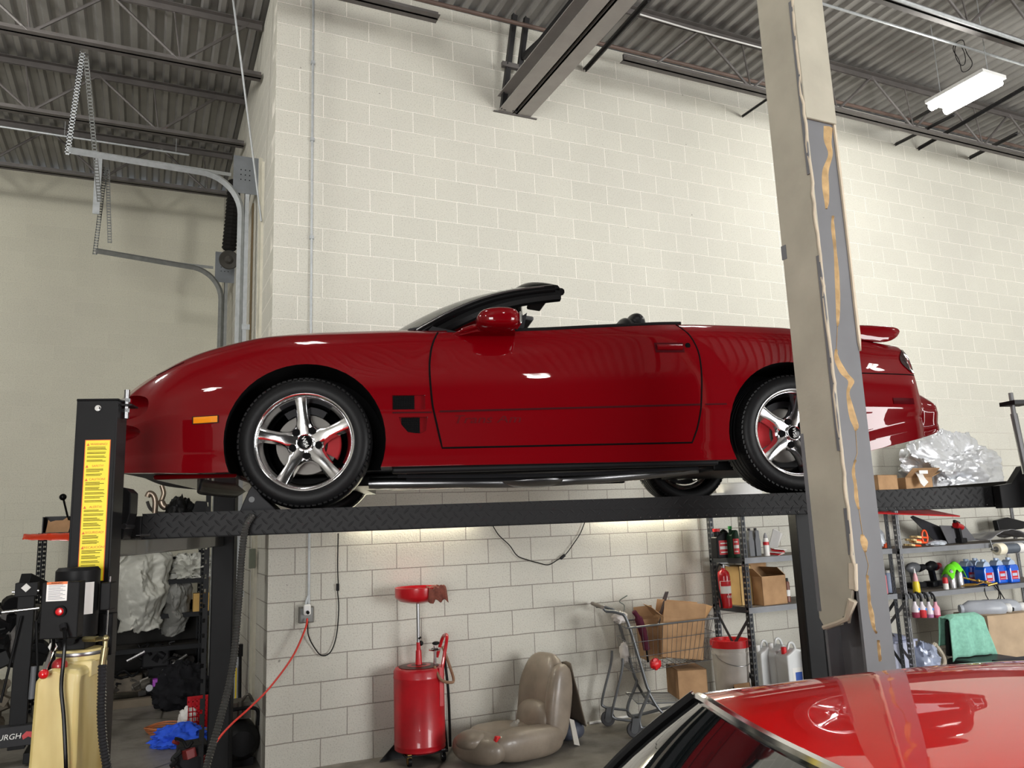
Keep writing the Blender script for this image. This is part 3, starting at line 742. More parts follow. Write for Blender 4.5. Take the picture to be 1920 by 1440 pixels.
for v_ in (-1, 1): MB().prism([(.50, .925), (.80, .925), (.62, .965), (.52, .945)], v_ * .72, v_ * .62, Matrix(((1, 0, 0, 0), (0, 0, 1, 0), (0, 1, 0, 0), (0, 0, 0, 1)))).build('cowl_panel', DARK, car, False)
MB().prism([(1.0, .915), (1.125, .90), (1.155, 1.02)], -.79, -.765, Matrix(((1, 0, 0, 0), (0, 0, 1, 0), (0, 1, 0, 0), (0, 0, 0, 1)))).build('mirror_sail', DARK, car, False)
# door mirrors
for s in (1, -1):
    def mf(d):
        return 1 + .10 * d.x
    q = MB(); cx, cz = .965, .935
    q.sphere((cx, -s * .955, cz), 1, 28, 20, (.112, .092, .056), lambda d: (abs(d.x) ** 3.2 + abs(d.y) ** 3.2 + abs(d.z) ** 3.2) ** (-1 / 3.2) * (1 + .0 * d.x) * (1 - .22 * max(0, -d.x) * max(0, d.z)))
    q.tube(smoothpath([(.74, -s * .80, .885), (.80, -s * .84, .905), (.88, -s * .90, .915), (.95, -s * .93, .92)]), [.012] * 6 + [.02] * 6 + [.034] * 7, 12, flat=.8)
    q.add([(.73, -s * .79, .878), (1.08, -s * .80, .878), (1.06, -s * .93, .885), (.86, -s * .90, .885), (.73, -s * .79, .888), (1.05, -s * .80, .93), (1.03, -s * .93, .93), (.88, -s * .90, .912)],
          [(0, 1, 2, 3), (4, 7, 6, 5), (0, 4, 5, 1), (1, 5, 6, 2), (2, 6, 7, 3), (3, 7, 4, 0)])
    m = q.build('door_mirror', PAINT, car, angle=50)
    MB().box((1.07, -s * .885, .90), (1.082, -s * 1.02, .965)).build('mirror_glass', CHROME, m, False, bevel=.01)
# wheels
def wheel(u, v, s, spin, name='wheel'):
    """centre (u, v, .326); s=1 near side (face towards -y)"""
    T = Matrix.Translation((u, v, .326)) @ Matrix(((1, 0, 0, 0), (0, 0, -s, 0), (0, 1, 0, 0), (0, 0, 0, 1)))   # local z = outwards
    if s < 0: T = Matrix.Translation((u, v, .326)) @ Matrix(((1, 0, 0, 0), (0, 0, 1, 0), (0, -1, 0, 0), (0, 0, 0, 1)))
    W = .135; pr = [(.232, W * .82), (.243, W * .95), (.262, W), (.29, W * .98), (.309, W * .90), (.320, W * .76), (.325, W * .60)]
    for g in (.42, .14, -.14, -.42):
        pr += [(.326, W * (g + .04)), (.319, W * (g + .035)), (.319, W * (g - .035)), (.326, W * (g - .04))]
    pr += [(.325, -W * .60), (.320, -W * .76), (.309, -W * .90), (.29, -W * .98), (.262, -W), (.243, -W * .95), (.232, -W * .82)]
    tyre = MB().lathe(pr, T, 72)
    for i in range(72):                       # shoulder blocks
        a = 2 * pi * (i + .5) / 72
        for sg in (1, -1):
            tyre.bar(T @ Vector((.3205 * cos(a), .3205 * sin(a), sg * W * .66)), T @ Vector((.3115 * cos(a + .02), .3115 * sin(a + .02), sg * W * .93)), .018, .008, T.to_3x3() @ Vector((cos(a), sin(a), .6 * sg)))
    wh = tyre.build(name, RUBBER, car, angle=35)
    q = MB()
    q.lathe([(.228, W * .80), (.238, W * .88), (.242, W * .95), (.238, W * 1.0), (.228, W * .98), (.220, W * .88), (.216, W * .62), (.206, W * .45), (.198, -.02), (.196, -W * .5), (.212, -W * .7), (.232, -W * .85)], T, 72)
    def sw(rr, ww, zz, a0):
        return [Vector((rr * cos(a0) - ww * sin(a0), rr * sin(a0) + ww * cos(a0), zz))]
    for k in range(5):
        a = spin + 2 * pi * k / 5
        # tapered spoke: (radius, half width, crown height, edge height)
        prof = [(.035, .052, .088, .070), (.066, .050, .094, .072), (.092, .038, .101, .074), (.120, .031, .104, .076), (.150, .030, .107, .076), (.180, .031, .110, .078), (.205, .033, .115, .080), (.222, .036, .119, .085)]
        rows = []
        for r, ww, zt, ze in prof:
            rows.append([sw(r, x * ww, z, a)[0] for x, z in ((-1.12, ze - .02), (-1, ze), (-.8, zt - .006), (-.35, zt), (0, zt - .001), (.35, zt), (.8, zt - .006), (1, ze), (1.12, ze - .02))])
        nn = 9; q.add([p for rw in rows for p in rw], [(i * nn + j, i * nn + (j + 1) % nn, (i + 1) * nn + (j + 1) % nn, (i + 1) * nn + j) for i in range(len(rows) - 1) for j in range(nn)] + [tuple(range(nn - 1, -1, -1)), tuple(range((len(rows) - 1) * nn, len(rows) * nn))], T)
    q.lathe([(0, .086), (.034, .088), (.060, .089), (.084, .080), (.094, .062), (.094, .03)], T, 40)
    q.build('rim', CHROME, wh, angle=45)
    q = MB()
    for k in range(5):
        a = spin + 2 * pi * (k + .5) / 5; c = Vector((.066 * cos(a), .066 * sin(a), .078)); q.cyl(T @ c, T @ (c + Vector((0, 0, .019))), .0175, n=16)
    q.build('lug_nuts', WELL, wh)
    q = MB().lathe([(0, .1045), (.030, .1045), (.035, .102), (.037, .088)], T, 32); cap = q.build('centre_cap', BLACKG, wh)
    MB().lathe([(.035, .1035), (.0375, .1045), (.040, .101), (.040, .088)], T, 32).build('cap_ring', CHROME, cap)
    # painted mark: reads sideways as in the photo
    text('cap_letters', 'WS6', .028, WHITEM, cap, T @ Matrix.Translation((0, 0, .1052)) @ Matrix.Rotation(spin - radians(162) if s > 0 else 0, 4, 'Z'), .0004)
    MB().lathe([(.03, -.015), (.150, -.015), (.152, -.020), (.152, -.034), (.150, -.040), (.03, -.040)], T, 48).cyl(T @ Vector((0, 0, -.09)), T @ Vector((0, 0, .06)), .055, n=24).build('brake_disc', M('machined iron', (120, 117, 112), .6, .2, var=.1), wh)
    q = MB(); q.lathe([(.105, .022), (.165, .022), (.170, .015), (.170, -.06), (.105, -.06), (.100, .015)], T @ Matrix.Rotation(0, 4, 'Z'), 10, -.48 if u < 1 else pi - .45, .42 if u < 1 else pi + .45)
    cal = q.build('brake_caliper', M('red caliper paint', (150, 14, 22), .7, var=0), wh, angle=30, bevel=.004)
    MB().lathe([(.150, .020), (.186, .02), (.187, -.07)], T, 8, 1.0, 2.2).build('backing_plate', DARK, wh)
    return wh
# spokes as in the photo: one nearly straight up on the front wheel
wheel(0, -.795, 1, radians(96)); wheel(WU, -.795, 1, radians(74)); wheel(0, .795, -1, 1.0); wheel(WU, .795, -1, .6)

# ------------------------------------------------------------------ the four post lift
LIFT = thing('car_lift', 'black four post car lift with diamond plate runways and a yellow warning label', 'car lift', LQ, LA)
DIA = diamond_mat('black diamond plate')
for v0, v1 in ((-1.03, -.55), (.55, 1.03)):
    q = MB(); q.box((-.70, v0, -.006), (3.80, v1, 0)).box((-.70, v0, -.112), (3.80, v0 + .006, 0)).box((-.70, v1 - .006, -.112), (3.80, v1, 0)).box((-.70, v0, -.112), (3.80, v0 + .05, -.106)).box((-.70, v1 - .05, -.112), (3.80, v1, -.106))
    rw = q.build('runway', DIA, LIFT, False, bevel=.002)
q = MB()
for i in range(90): 
    u = -.66 + i * .05
    if u > 1.6: q.sphere((u, -1.031, -.098), .0035, 6, 4)
q.build('rivets', STEEL, LIFT)
# end gusset of the near runway and the cross members
def cross(u, w0=-.13, w1=0.0):
    q = MB(); q.box((u - .075, -1.30, w0), (u + .05, 1.38, w1)); return q
cross(-.83, -.185, -.01).build('cross_beam', M('glossy black enamel', (34, 34, 34), .16, var=0, coat=.5), LIFT, False, bevel=.006)
cross(3.92, -.10, .03).build('cross_beam', BLACK, LIFT, False, bevel=.006)
XZ = Matrix(((1, 0, 0, 0), (0, 0, 1, 0), (0, 1, 0, 0), (0, 0, 0, 1)))
MB().prism([(-.83, -.11), (-.83, .08), (-.80, .125), (-.735, .11), (-.715, .09), (-.715, -.0), (-.74, -.11)], -1.16, -1.05, XZ).box((-.76, -1.04, -.105), (-.70, -.98, -.01)).build('runway_bracket', BLACK, LIFT, False, bevel=.004)
MB().tube([(-.72, -1.035, -.095), (-.66, -1.035, -.095)], .006, 6).cyl((-.735, -1.05, -.055), (-.735, -1.175, -.055), .012).build('bracket_pin', STEEL, LIFT)
MB().prism([(3.62, -.12), (3.62, .0), (3.70, .01), (3.78, .10), (3.90, .115), (4.1, .115), (4.1, -.12)], -1.10, -1.05, XZ).build('runway_bracket', BLACK, LIFT, False, bevel=.004)
MB().cyl((3.80, -1.10, .06), (3.80, -1.125, .06), .014).build('bracket_bolt', STEEL, LIFT)
# columns
def column(u, v, top=.447, sg=1, label=None):
    """channel column, 155 x 150, standing on the floor"""
    z0 = -LQ.z; q = MB()
    q.box((u - .078, v - .06, z0), (u + .078, v - .050, top)).box((u - .078, v - .06, z0), (u - .068, v + .06, top)).box((u + .068, v - .06, z0), (u + .078, v + .06, top))
    q.box((u - .078, v + .05, z0), (u - .05, v + .06, top)).box((u + .05, v + .05, z0), (u + .078, v + .06, top))
    q.box((u - .14, v - .13, z0), (u + .14, v + .13, z0 + .014)).box((u - .08, v - .062, top), (u + .08, v + .062, top + .008))
    return q.build('column', BLACK, LIFT, False, bevel=.003)
col = column(-.766, -1.42)
MB().cyl((-.762, -1.481, .415), (-.762, -1.487, .415), .012).cyl((-.762, -1.487, .415), (-.762, -1.497, .415), .008).build('bolt', CHROME, col)
MB().cyl((-.674, -1.42, .38), (-.674, -1.42, .50), .011, n=10).build('threaded_rod', STEEL, col)
MB().cyl((-.674, -1.42, .447), (-.674, -1.42, .462), .020, n=6).cyl((-.674, -1.42, .405), (-.674, -1.42, .42), .018, n=6).build('rod_nut', CHROME, col)
MB().box((-.695, -1.45, .43), (-.645, -1.36, .437)).build('rod_bracket', BLACK, col, False)
column(-.79, 1.48, .42); column(3.86, 1.42, .42)
cr = column(4.02, -1.42, .447)
pr_ = onL(1898, 757, -1.42)
MB().tube([(pr_.x, -1.42, pr_.z - .1), (pr_.x, -1.42, pr_.z + .055)], .011, 8).cyl((pr_.x, -1.42, pr_.z - .05), (pr_.x + .02, -1.42, pr_.z - .35), .016, n=8).build('threaded_rod', STEEL, cr)
MB().box((pr_.x - .03, -1.47, pr_.z - .008), (pr_.x + .08, -1.37, pr_.z + .012)).build('rod_bracket', BLACK, cr, False)
# notched lock ladder beside each far column
for u in (-.89, 3.99):
    q = MB(); q.box((u - .012, 1.41, -LQ.z), (u + .004, 1.418, .42))
    z = -LQ.z + .2
    while z < .4: q.box((u - .03, 1.408, z), (u + .004, 1.42, z + .075)); z += .105
    q.build('lock_ladder', BLACK, LIFT, False)
# wheel chock under the front wheel
MB().prism([(-.30, .0), (-.285, .04), (-.26, .10), (-.245, .12), (-.235, .12), (-.20, .07), (-.15, .02), (-.13, 0)], -.90, -.62, XZ).build('wheel_stop', DARK, LIFT, False, bevel=.004)
MB().cyl((-.245, -.901, .055), (-.245, -.904, .055), .014).build('stop_hole', BLACKG, LIFT)
# corrugated hose hanging from the near runway
def corr(pts, r, name, parent, mat, pitch=.012, **kw):
    p = smoothpath(pts, 24); acc = 0; out = [p[0]]; 
    for a, b in zip(p, p[1:]):
        L = (b - a).length; 
        while acc + L >= pitch / 2:
            t = (pitch / 2 - acc) / L; a = a.lerp(b, t); out.append(a); L = (b - a).length; acc = 0
            if L < 1e-9: break
        acc += L
    return MB().tube(out, [r if i % 2 else r * .78 for i in range(len(out))], 10).build(name, mat, parent, angle=20)
HOSE = M('grey black corrugated hose', (62, 62, 60), .35, .3, var=.2, vs=20)
hp = [onL(474, 966, -1.06), onL(462, 985, -1.08), onL(457, 1010, -1.09), onL(452, 1060, -1.1), onL(447, 1140, -1.1), onL(436, 1250, -1.12), onL(415, 1340, -1.16), onL(392, 1420, -1.2), onL(378, 1480, -1.25)]
corr(hp, .017, 'hydraulic_hose', LIFT, HOSE)
# ------------------------------------------------------------------ along the block wall under the lift
# LED shop lights fixed to the wall behind the runway
LEDM = Nt('lit strip diffuser').set(Base_Color=(1, 1, 1, 1)); LEDM.b.inputs['Emission Color'].default_value = (1, .93, .72, 1); LEDM.b.inputs['Emission Strength'].default_value = 60
for x0, x1, lab in ((.62, 1.72, 'lit strip light on the wall behind the runway, left one'), (2.85, 4.0, 'lit strip light on the wall behind the runway, right one')):
    t = thing('strip_light', lab, 'light', (x0, 0, 1.86))
    MB().box((0, -.05, 0), (x1 - x0, 0, .03)).build('housing', WHITEM, t, False)
    MB().box((.02, -.045, -.022), (x1 - x0 - .02, -.008, 0)).build('diffuser', LEDM.m, t, False, bevel=.006)
# conduit and socket
sk = onY(573, 1152, 0)
t = thing('wall_conduit', 'galvanised conduit running down the block wall to the socket', 'conduit', (onY(580, 1000, -.02).x, -.02, 1.25))
MB().tube(smoothpath([(0, 0, 5.35), (0, 0, 3), (0, 0, sk.z + .22 - 1.25), (0, 0, sk.z + .15 - 1.25), (sk.x - onY(580, 1000, -.02).x, 0, sk.z + .09 - 1.25), (sk.x - onY(580, 1000, -.02).x, 0, sk.z + .05 - 1.25)], 6), .0105, 8).build('pipe', GALV, t)
for z in (3.78, 1.98, 2.9, 4.5):
    MB().box((-.016, -.014, z), (.016, .018, z + .03)).build('pipe_clip', GALV, t, False)
sk = onY(573, 1152, 0)
t = thing('socket_box', 'metal socket box on the block wall at the end of the conduit', 'socket', (sk.x, 0, sk.z))
MB().box((-.055, -.045, -.06), (.055, 0, .06)).build('box', M('worn grey box', (104, 102, 96), .5, .4), t, False, bevel=.004)
MB().box((-.045, -.049, -.05), (.045, -.045, .05)).build('face_plate', GALVD, t, False)
pw = onY(575, 1146, -.07)
t = thing('plug_adapter', 'white plug in adapter on the wall socket above the orange cord', 'plug', (pw.x + .004, -.05, pw.z + .01))
MB().box((-.027, -.035, -.04), (.027, 0, .04)).build('adapter_body', WHITEM, t, False, bevel=.012)
MB().cyl((0, -.036, -.015), (0, -.055, -.02), .012).build('black_plug', BLACK, t)
ORC = M('orange red cord', (196, 52, 40), .45, var=.08)
def cord(name, px_pts, r, mat, label, cat='cord', k=8, group=None):
    pts = smoothpath([onY(x, y, Y) for x, y, Y in px_pts], k); return pipe(name, pts, r, mat, label, cat, 8, group)
cord('extension_cord', [(576, 1160, -.08), (572, 1180, -.12), (548, 1232, -.16), (505, 1290, -.2), (465, 1330, -.25), (436, 1356, -.3), (410, 1385, -.35), (392, 1420, -.45), (385, 1470, -.55)], .0075, ORC, 'orange red extension cord sagging left from the wall socket')
cord('black_cord', [(634, 1000, -.02), (633, 1060, -.02), (634, 1095, -.02), (633, 1110, -.02), (635, 1140, -.02), (631, 1190, -.02), (620, 1222, -.03), (603, 1229, -.03), (588, 1212, -.03), (578, 1190, -.05), (577, 1165, -.09)], .0045, BLACK, 'thin black cord with inline switch looping from the lift to the socket')
ic = onY(633, 1101, -.02); tag(MB().box((-.011, -.012, -.028), (.011, .008, .028)).build('cord_switch', BLACK, loc=ic, bevel=.004), 'small black inline switch on the cord near the socket', 'switch')
cord('black_cord', [(922, 982, -.03), (935, 1003, -.03), (955, 1022, -.03), (970, 1042, -.03), (990, 1050, -.03), (1008, 1055, -.03), (1028, 1059, -.03), (1045, 1050, -.03), (1060, 1040, -.03), (1075, 1020, -.03), (1088, 1000, -.03), (1098, 975, -.03)], .0045, BLACK, 'thin black cable hanging in a loop between the two strip lights')
ic = onY(1055, 1044, -.03); tag(MB().cbox((0, 0, 0), (.055, .02, .024), (0, -.6, 0)).build('cord_switch', BLACK, loc=ic, bevel=.004), 'small black inline switch on the cable loop between the strip lights', 'switch')

# oil drain
OX, OY = onZ(788, 1424, 0).x + .0, onZ(788, 1424, 0).y
t = thing('oil_drain', 'tall red rolling oil drain tank with a red catch pan on a pole', 'oil drain', (OX, OY, 0))
TR = .195
MB().lathe([(0, .075), (TR * .9, .075), (TR, .09), (TR, .115), (TR * 1.012, .12), (TR * 1.012, .13), (TR, .135), (TR, .60), (TR * 1.012, .605), (TR * 1.012, .615), (TR, .62), (TR, .655), (TR * .94, .675), (TR * .5, .69), (0, .695)], None, 48).build('tank', M('grimy red tank', (172, 10, 26), .4, var=.25, vs=4, coat=.3), t)
MB().lathe([(0, .692), (TR * .55, .690), (TR * .80, .6815), (TR * .8, .684), (0, .697)], None, 32).build('oily_top', M('oily brown film', (70, 34, 30), .3, var=.4, vs=9), t)
MB().cyl((0, 0, .68), (0, 0, .80), .028, .022).cyl((0, 0, .80), (0, 0, .86), .017).build('pole_socket', REDM, t)
MB().cyl((0, 0, .85), (0, 0, 1.165), .013).build('pole', STEEL, t)
MB().sphere((.02, -.0, .85), .02).cyl((.0, -.02, .89), (.0, -.05, .9), .008).build('clamp', BLACK, t)
q = MB().lathe([(0, 1.155), (.06, 1.155), (.14, 1.175), (.172, 1.20), (.178, 1.215), (.178, 1.275), (.182, 1.28), (.176, 1.281), (.172, 1.272), (.171, 1.22), (.13, 1.19), (.05, 1.175), (0, 1.17)], None, 48).build('catch_pan', REDM, t)
q = MB(); q.tube(smoothpath([(.13, -.11, .45), (.14, -.13, .62), (.16, -.13, .74), (.20, -.10, .88), (.215, -.03, .90), (.215, .05, .86), (.18, .09, .72)], 5), .014, 8).box((.11, -.165, .40), (.14, -.15, .68)); q.build('handle', REDM, t)
MB().tube([(.12 + .045 * cos(a), -.04 + .045 * sin(a), .80) for a in [i * pi / 10 for i in range(20)]], .008, 8, True).cyl((.12, -.04, .69), (.12, -.04, .83), .012).build('valve_wheel', CHROME, t)
MB().sphere((.13, -.04, .845), .024, sc=(1.3, 1, .6)).build('valve_cap', BLACK, t)
MB().tube(smoothpath([(.08, -.14, .69), (.11, -.19, .60), (.18, -.20, .57), (.23, -.15, .58), (.215, -.08, .7), (.18, -.05, .82)], 6), .011, 8).build('copper_hose', M('brown hose', (128, 96, 74), .4), t)
MB().tube(smoothpath([(.2, -.03, .74), (.215, -.06, .5), (.225, -.05, .25), (.23, -.04, .07)], 6), .011, 8).cyl((.215, -.06, .52), (.205, -.04, .68), .007).build('drain_hose', RUBBER, t)
for k, (a, b) in enumerate(((-.13, -.14), (.14, -.13), (-.13, .14), (.14, .13))):
    w_ = MB().cyl((a - .012, b, .035), (a + .012, b, .035), .034, n=20).build('caster', RUBBER, t)
    MB().cyl((a - .014, b, .035), (a + .014, b, .035), .02, n=14).bar((a, b, .04), (a, b, .085), .03, .03).build('caster_fork', CHROME if k else M('brass hub', (160, 126, 70), .4, .8), w_)
MB().box((-.16, -.16, .068), (.17, .16, .08)).build('base_plate', BLACK, t, False)
# rag over the pan rim
def rag(u, v):
    a = (u - .5) * .16; b = v * .16; x = .105 + a; y = -.13 - b * .35
    z = 1.292 - max(0, b - .05) * .85 + .02 * noise.noise(Vector((u * 6, v * 5, 3))) - .03 * abs(sin(u * 7 + .5)) * v
    rr = sqrt(x * x + y * y); k = .186 / rr if b > .05 else 1
    return (x * max(1, k), y * max(1, k) - .022 * abs(sin(u * 9)) * v, z - .02 * abs(u - .5))
tag(MB().grid(rag, 14, 14).build('rag', M('oily rag', (112, 60, 48), .9, var=.35, vs=30), loc=(OX, OY, 0), solid=.004), 'brown oily rag hanging over the rim of the red catch pan', 'rag')
# dark wedge panel leaning behind the drain
p0 = onY(735, 1375, -.03)
tag(MB().prism([(0, 0), (.55, 0), (.55, .42), (.42, .36)], 0, .02, frame((0, 0, 0), (1, 0, 0), (0, .25, 1))).build('rubber_mat', RUBBER, loc=(.82, -.13, .002)), 'black rubber sheet leaning on the wall behind the red drain tank', 'mat')

# leather seat lying against the wall
LEA = Nt('worn taupe leather'); v = LEA.coord()
LEA.set(Base_Color=LEA.ramp(LEA.noise(v, 5, 5), [(.3, rgb(112, 101, 89)), (.7, rgb(140, 128, 114))]), Roughness=.42, Coat_Weight=.15)
LEA.bump(LEA.noise(v, 120, 4), .2, .003); LEA = LEA.m
SEATC = Vector((2.04, -.40, 0))
t = thing('leather_seat', 'taupe leather car seat lying on the floor with its backrest against the wall', 'seat', SEATC, .28)
def pillow(c, sc, rot=(0, 0, 0), p=3.0, n=28, m=20, fn=None):
    from mathutils import Euler
    q = MB(); mt = Matrix.Translation(Vector(c)) @ Euler(rot).to_matrix().to_4x4()
    b = MB().sphere((0, 0, 0), 1, n, m, sc, lambda d: (abs(d.x) ** p + abs(d.y) ** p + abs(d.z) ** p) ** (-1 / p) * (1 + (fn(d) if fn else 0)))
    return q.add(b.v, b.f, mt)
# cushion: long axis to the left, lying tilted towards the viewer
pillow((-.30, -.02, .12), (.36, .25, .10), (.12, .10, 0), 3, fn=lambda d: -.12 * max(0, d.z) * (1 - abs(d.y)) - .02 * abs(sin(d.x * 7))).build('cushion', LEA, t, angle=60)
q = pillow((-.30, -.21, .12), (.34, .10, .115), (.1, .06, -.02), 2.8); b = pillow((-.62, -.04, .12), (.13, .24, .105), (0, -.1, .15), 2.6); q.add(b.v, b.f); q.build('cushion_bolster', LEA, t, angle=60)
pillow((-.70, -.03, .19), (.10, .115, .055), (.0, -.2, .2), 2.4).build('thigh_rest', LEA, t, angle=60)
# backrest leaning back on the right
pillow((.08, .04, .36), (.10, .24, .34), (0, .22, 0), 2.6, fn=lambda d: -.10 * max(0, -d.x) * (1 - abs(d.y)) + .015 * sin(d.z * 9)).build('backrest', LEA, t, angle=60)
pillow((.07, -.17, .33), (.12, .07, .30), (0, .22, .05), 2.8, fn=lambda d: .012 * sin(d.z * 40)).build('back_bolster', LEA, t, angle=60)
pillow((-.04, .0, .22), (.075, .19, .14), (0, .25, 0), 2.4).build('lumbar_pad', LEA, t, angle=60)
q = MB().grid(lambda a, b: (.20 + .14 * b + .02 * sin(a * 5), -.20 + .36 * a, .62 - .50 * b + .02 * noise.noise(Vector((a * 3, b * 3, 0)))), 10, 14); q.build('back_cover', M('taupe cloth', (106, 96, 84), .8, var=.1), t, solid=.008)
q = MB().grid(lambda a, b: (.24 + .14 * b + .02 * sin(a * 5), -.02 + .22 * a, .60 - .36 * b), 6, 8); q.build('dark_backing', M('charcoal cloth', (48, 48, 52), .8), t, solid=.006)
MB().prism([(0, 0), (.05, -.02), (.10, -.22), (.04, -.20)], 0, .008, frame((.13, -.22, .22), (1, 0, 0), (0, 0, 1))).build('torn_flap', M('pale lining', (176, 172, 164), .8), t, False)
pillow((.30, -.02, .08), (.12, .14, .08), (0, 0, 0), 2.5).build('seat_track_cover', M('blue grey plastic', (66, 70, 82), .5), t)
MB().cbox((-.60, -.22, .20), (.055, .03, .05), (.3, .2, .3)).build('red_buckle', M('red plastic', (206, 32, 36), .4), t, bevel=.006)
bp = SEATC
t = thing('plastic_bottle', 'crumpled clear plastic bottle lying on the taupe seat cushion', 'bottle', onY(962, 1364, -.48), 0, rot=(0, 1.1, .5))
CLR = Nt('clear crumpled plastic').set(Base_Color=(.93, .95, .95, 1), Roughness=.12, Transmission_Weight=.85, IOR=1.3, Alpha=.75).m
MB().sphere((0, 0, 0), .036, 16, 14, (1, 1, 1.7), lambda d: 1 + .22 * noise.noise(d * 4)).build('bottle_body', CLR, t)
MB().cyl((0, 0, .055), (0, 0, .08), .013).build('bottle_neck', CLR, t)

# shopping cart
CA = -.34; CO = Vector((2.656, -.437, 0))
t = thing('shopping_cart', 'grey wire shopping cart by the wall holding cardboard boxes', 'cart', CO, CA)
WIRE = M('cart wire', (120, 122, 124), .35, .7); FR = M('cart frame grey', (92, 94, 96), .4, .5)
LT = .90  # basket length; local x right, y to the wall
ys_ = (-.09, .33)
for y in ys_:
    q = MB()
    q.tube(smoothpath([(.02, y, 1.0), (.13, y, .98), (.20, y, .90), (.32, y, .42), (.34, y, .34), (.26, y, .18), (.25, y, .10), (.30, y, .07), (.60, y, .12), (.78, y, .14)], 5), .0135, 8)
    q.tube(smoothpath([(.34, y, .34), (.42, y, .20), (.52, y, .13)], 4), .012, 8)
    q.tube(smoothpath([(.14, y, .62), (.12, y, .50), (.03, y, .22), (.04, y, .16), (.12, y, .14), (.25, y, .12)], 5), .011, 8)
    q.build('side_frame', FR, t)
MB().tube([(-.02, -.16, 1.04), (-.0, .40, 1.02)], .016, 10).build('push_handle', M('grey brown grip', (106, 98, 90), .6), t)
MB().tube([(.02, -.09, 1.0), (-.01, -.09, 1.035)], .01).tube([(.02, .33, 1.0), (-.01, .33, 1.035)], .01).tube([(.25, -.09, .10), (.25, .33, .10)], .01).tube([(.78, -.09, .14), (.78, .33, .14)], .01).build('cross_tube', FR, t)
# basket: tapered wire shell
B0 = [(.22, -.09, .50), (.88, -.04, .56), (.88, .28, .56), (.22, .33, .50)]; B1 = [(.18, -.12, .86), (.98, -.07, .90), (.98, .31, .90), (.18, .36, .86)]
q = MB(); B0 = [Vector(p) for p in B0]; B1 = [Vector(p) for p in B1]
for k in range(4):
    a0, a1, b0, b1 = B0[k], B0[(k + 1) % 4], B1[k], B1[(k + 1) % 4]; n = 18 if k % 2 == 0 else 9
    for i in range(n + 1): q.tube([a0.lerp(a1, i / n), b0.lerp(b1, i / n)], .0017, 4)
    for f in (0, .33, .66): q.tube([a0.lerp(b0, f), a1.lerp(b1, f)], .0027, 5)
for i in range(13): q.tube([B0[0].lerp(B0[1], i / 12), B0[3].lerp(B0[2], i / 12)], .0022, 4)
for i in range(7): q.tube([B0[0].lerp(B0[3], i / 6), B0[1].lerp(B0[2], i / 6)], .0022, 4)
q.build('wire_basket', WIRE, t)
MB().tube([B1[0], B1[1], B1[2], B1[3]], .008, 8, True).build('basket_rim', WIRE, t)
q = MB(); g0, g1, g2, g3 = Vector((.50, .05, .86)), Vector((.54, .28, .88)), Vector((.64, .28, 1.10)), Vector((.60, .05, 1.12))
q.tube([g0, g1, g2, g3], .005, 6, True)
for i in range(1, 8): q.tube([g0.lerp(g1, i / 8), g3.lerp(g2, i / 8)], .0018, 4)
q.tube([g0.lerp(g3, .5), g1.lerp(g2, .5)], .0025, 4); q.build('child_seat_flap', M('dark wire', (62, 54, 56), .4, .6), t)
q = MB()
for i in range(9): q.tube([(.24, -.08 + .05 * i, .26), (.80, -.06 + .045 * i, .24)], .0025, 4)
q.tube([(.24, -.09, .26), (.80, -.07, .24), (.80, .31, .24), (.24, .33, .26)], .006, 6, True); q.build('lower_rack', WIRE, t)
for a, b in ((.20, -.09), (.07, .33), (.78, -.09), (.78, .33)):
    w_ = MB().lathe([(.03, -.014), (.056, -.014), (.062, -.008), (.062, .008), (.056, .014), (.03, .014)], Matrix.Translation((a, b, .062)) @ Matrix.Rotation(pi / 2, 4, 'X'), 24).build('caster', M('grey rubber', (70, 70, 72), .6), t)
    MB().cyl((a, b - .016, .062), (a, b + .016, .062), .03, n=16).prism([(-.03, 0), (.03, 0), (.05, .09), (-.01, .09)], b - .022, b - .018, Matrix.Translation((a, 0, .062)) @ XZ).prism([(-.03, 0), (.03, 0), (.05, .09), (-.01, .09)], b + .018, b + .022, Matrix.Translation((a, 0, .062)) @ XZ).build('caster_fork', FR, w_)
CM = t
def carton(name, label, loc, dims, rot=(0, 0, 0), flaps=True, group=None, mat=None, openf=(.5, .4, .3, .6), tape=False):
    """open topped or closed corrugated box standing on its base centre"""
    mat = mat or CARTON
    tt = thing(name, label, 'box', loc, 0, group, rot); X, Y, Z = dims; x, y = X / 2, Y / 2; th = .004
    q = MB()
    q.box((-x, -y, 0), (x, y, th)).box((-x, -y, 0), (x, -y + th, Z)).box((-x, y - th, 0), (x, y, Z)).box((-x, -y, 0), (-x + th, y, Z)).box((x - th, -y, 0), (x, y, Z))
    if not flaps: q.box((-x, -y, Z - th), (x, y, Z))
    q.build('box_body', mat, tt, False)
    if flaps:
        for i, a in enumerate(openf):
            if a is None: continue
            if i == 0: m_ = frame((0, -y, Z), (1, 0, 0), (0, -sin(a), cos(a))); W, D = x, min(Y, X) * .5
            elif i == 1: m_ = frame((0, y, Z), (1, 0, 0), (0, sin(a), cos(a))); W, D = x, min(Y, X) * .5
            elif i == 2: m_ = frame((-x, 0, Z), (0, 1, 0), (-sin(a), 0, cos(a))); W, D = y, min(Y, X) * .5
            else: m_ = frame((x, 0, Z), (0, 1, 0), (sin(a), 0, cos(a))); W, D = y, min(Y, X) * .5
            MB().box((-W, 0, -.002), (W, D, .002), m_).build('box_flap', mat, tt, False)
    if tape: MB().box((-x - .001, -.02, Z - .05), (x + .001, .02, Z + .001)).build('tape', M('brown tape', (150, 120, 84), .3), tt, False)
    return tt
def inC(x, y, z):
    return CO + Matrix.Rotation(CA, 3, 'Z') @ Vector((x, y, z))
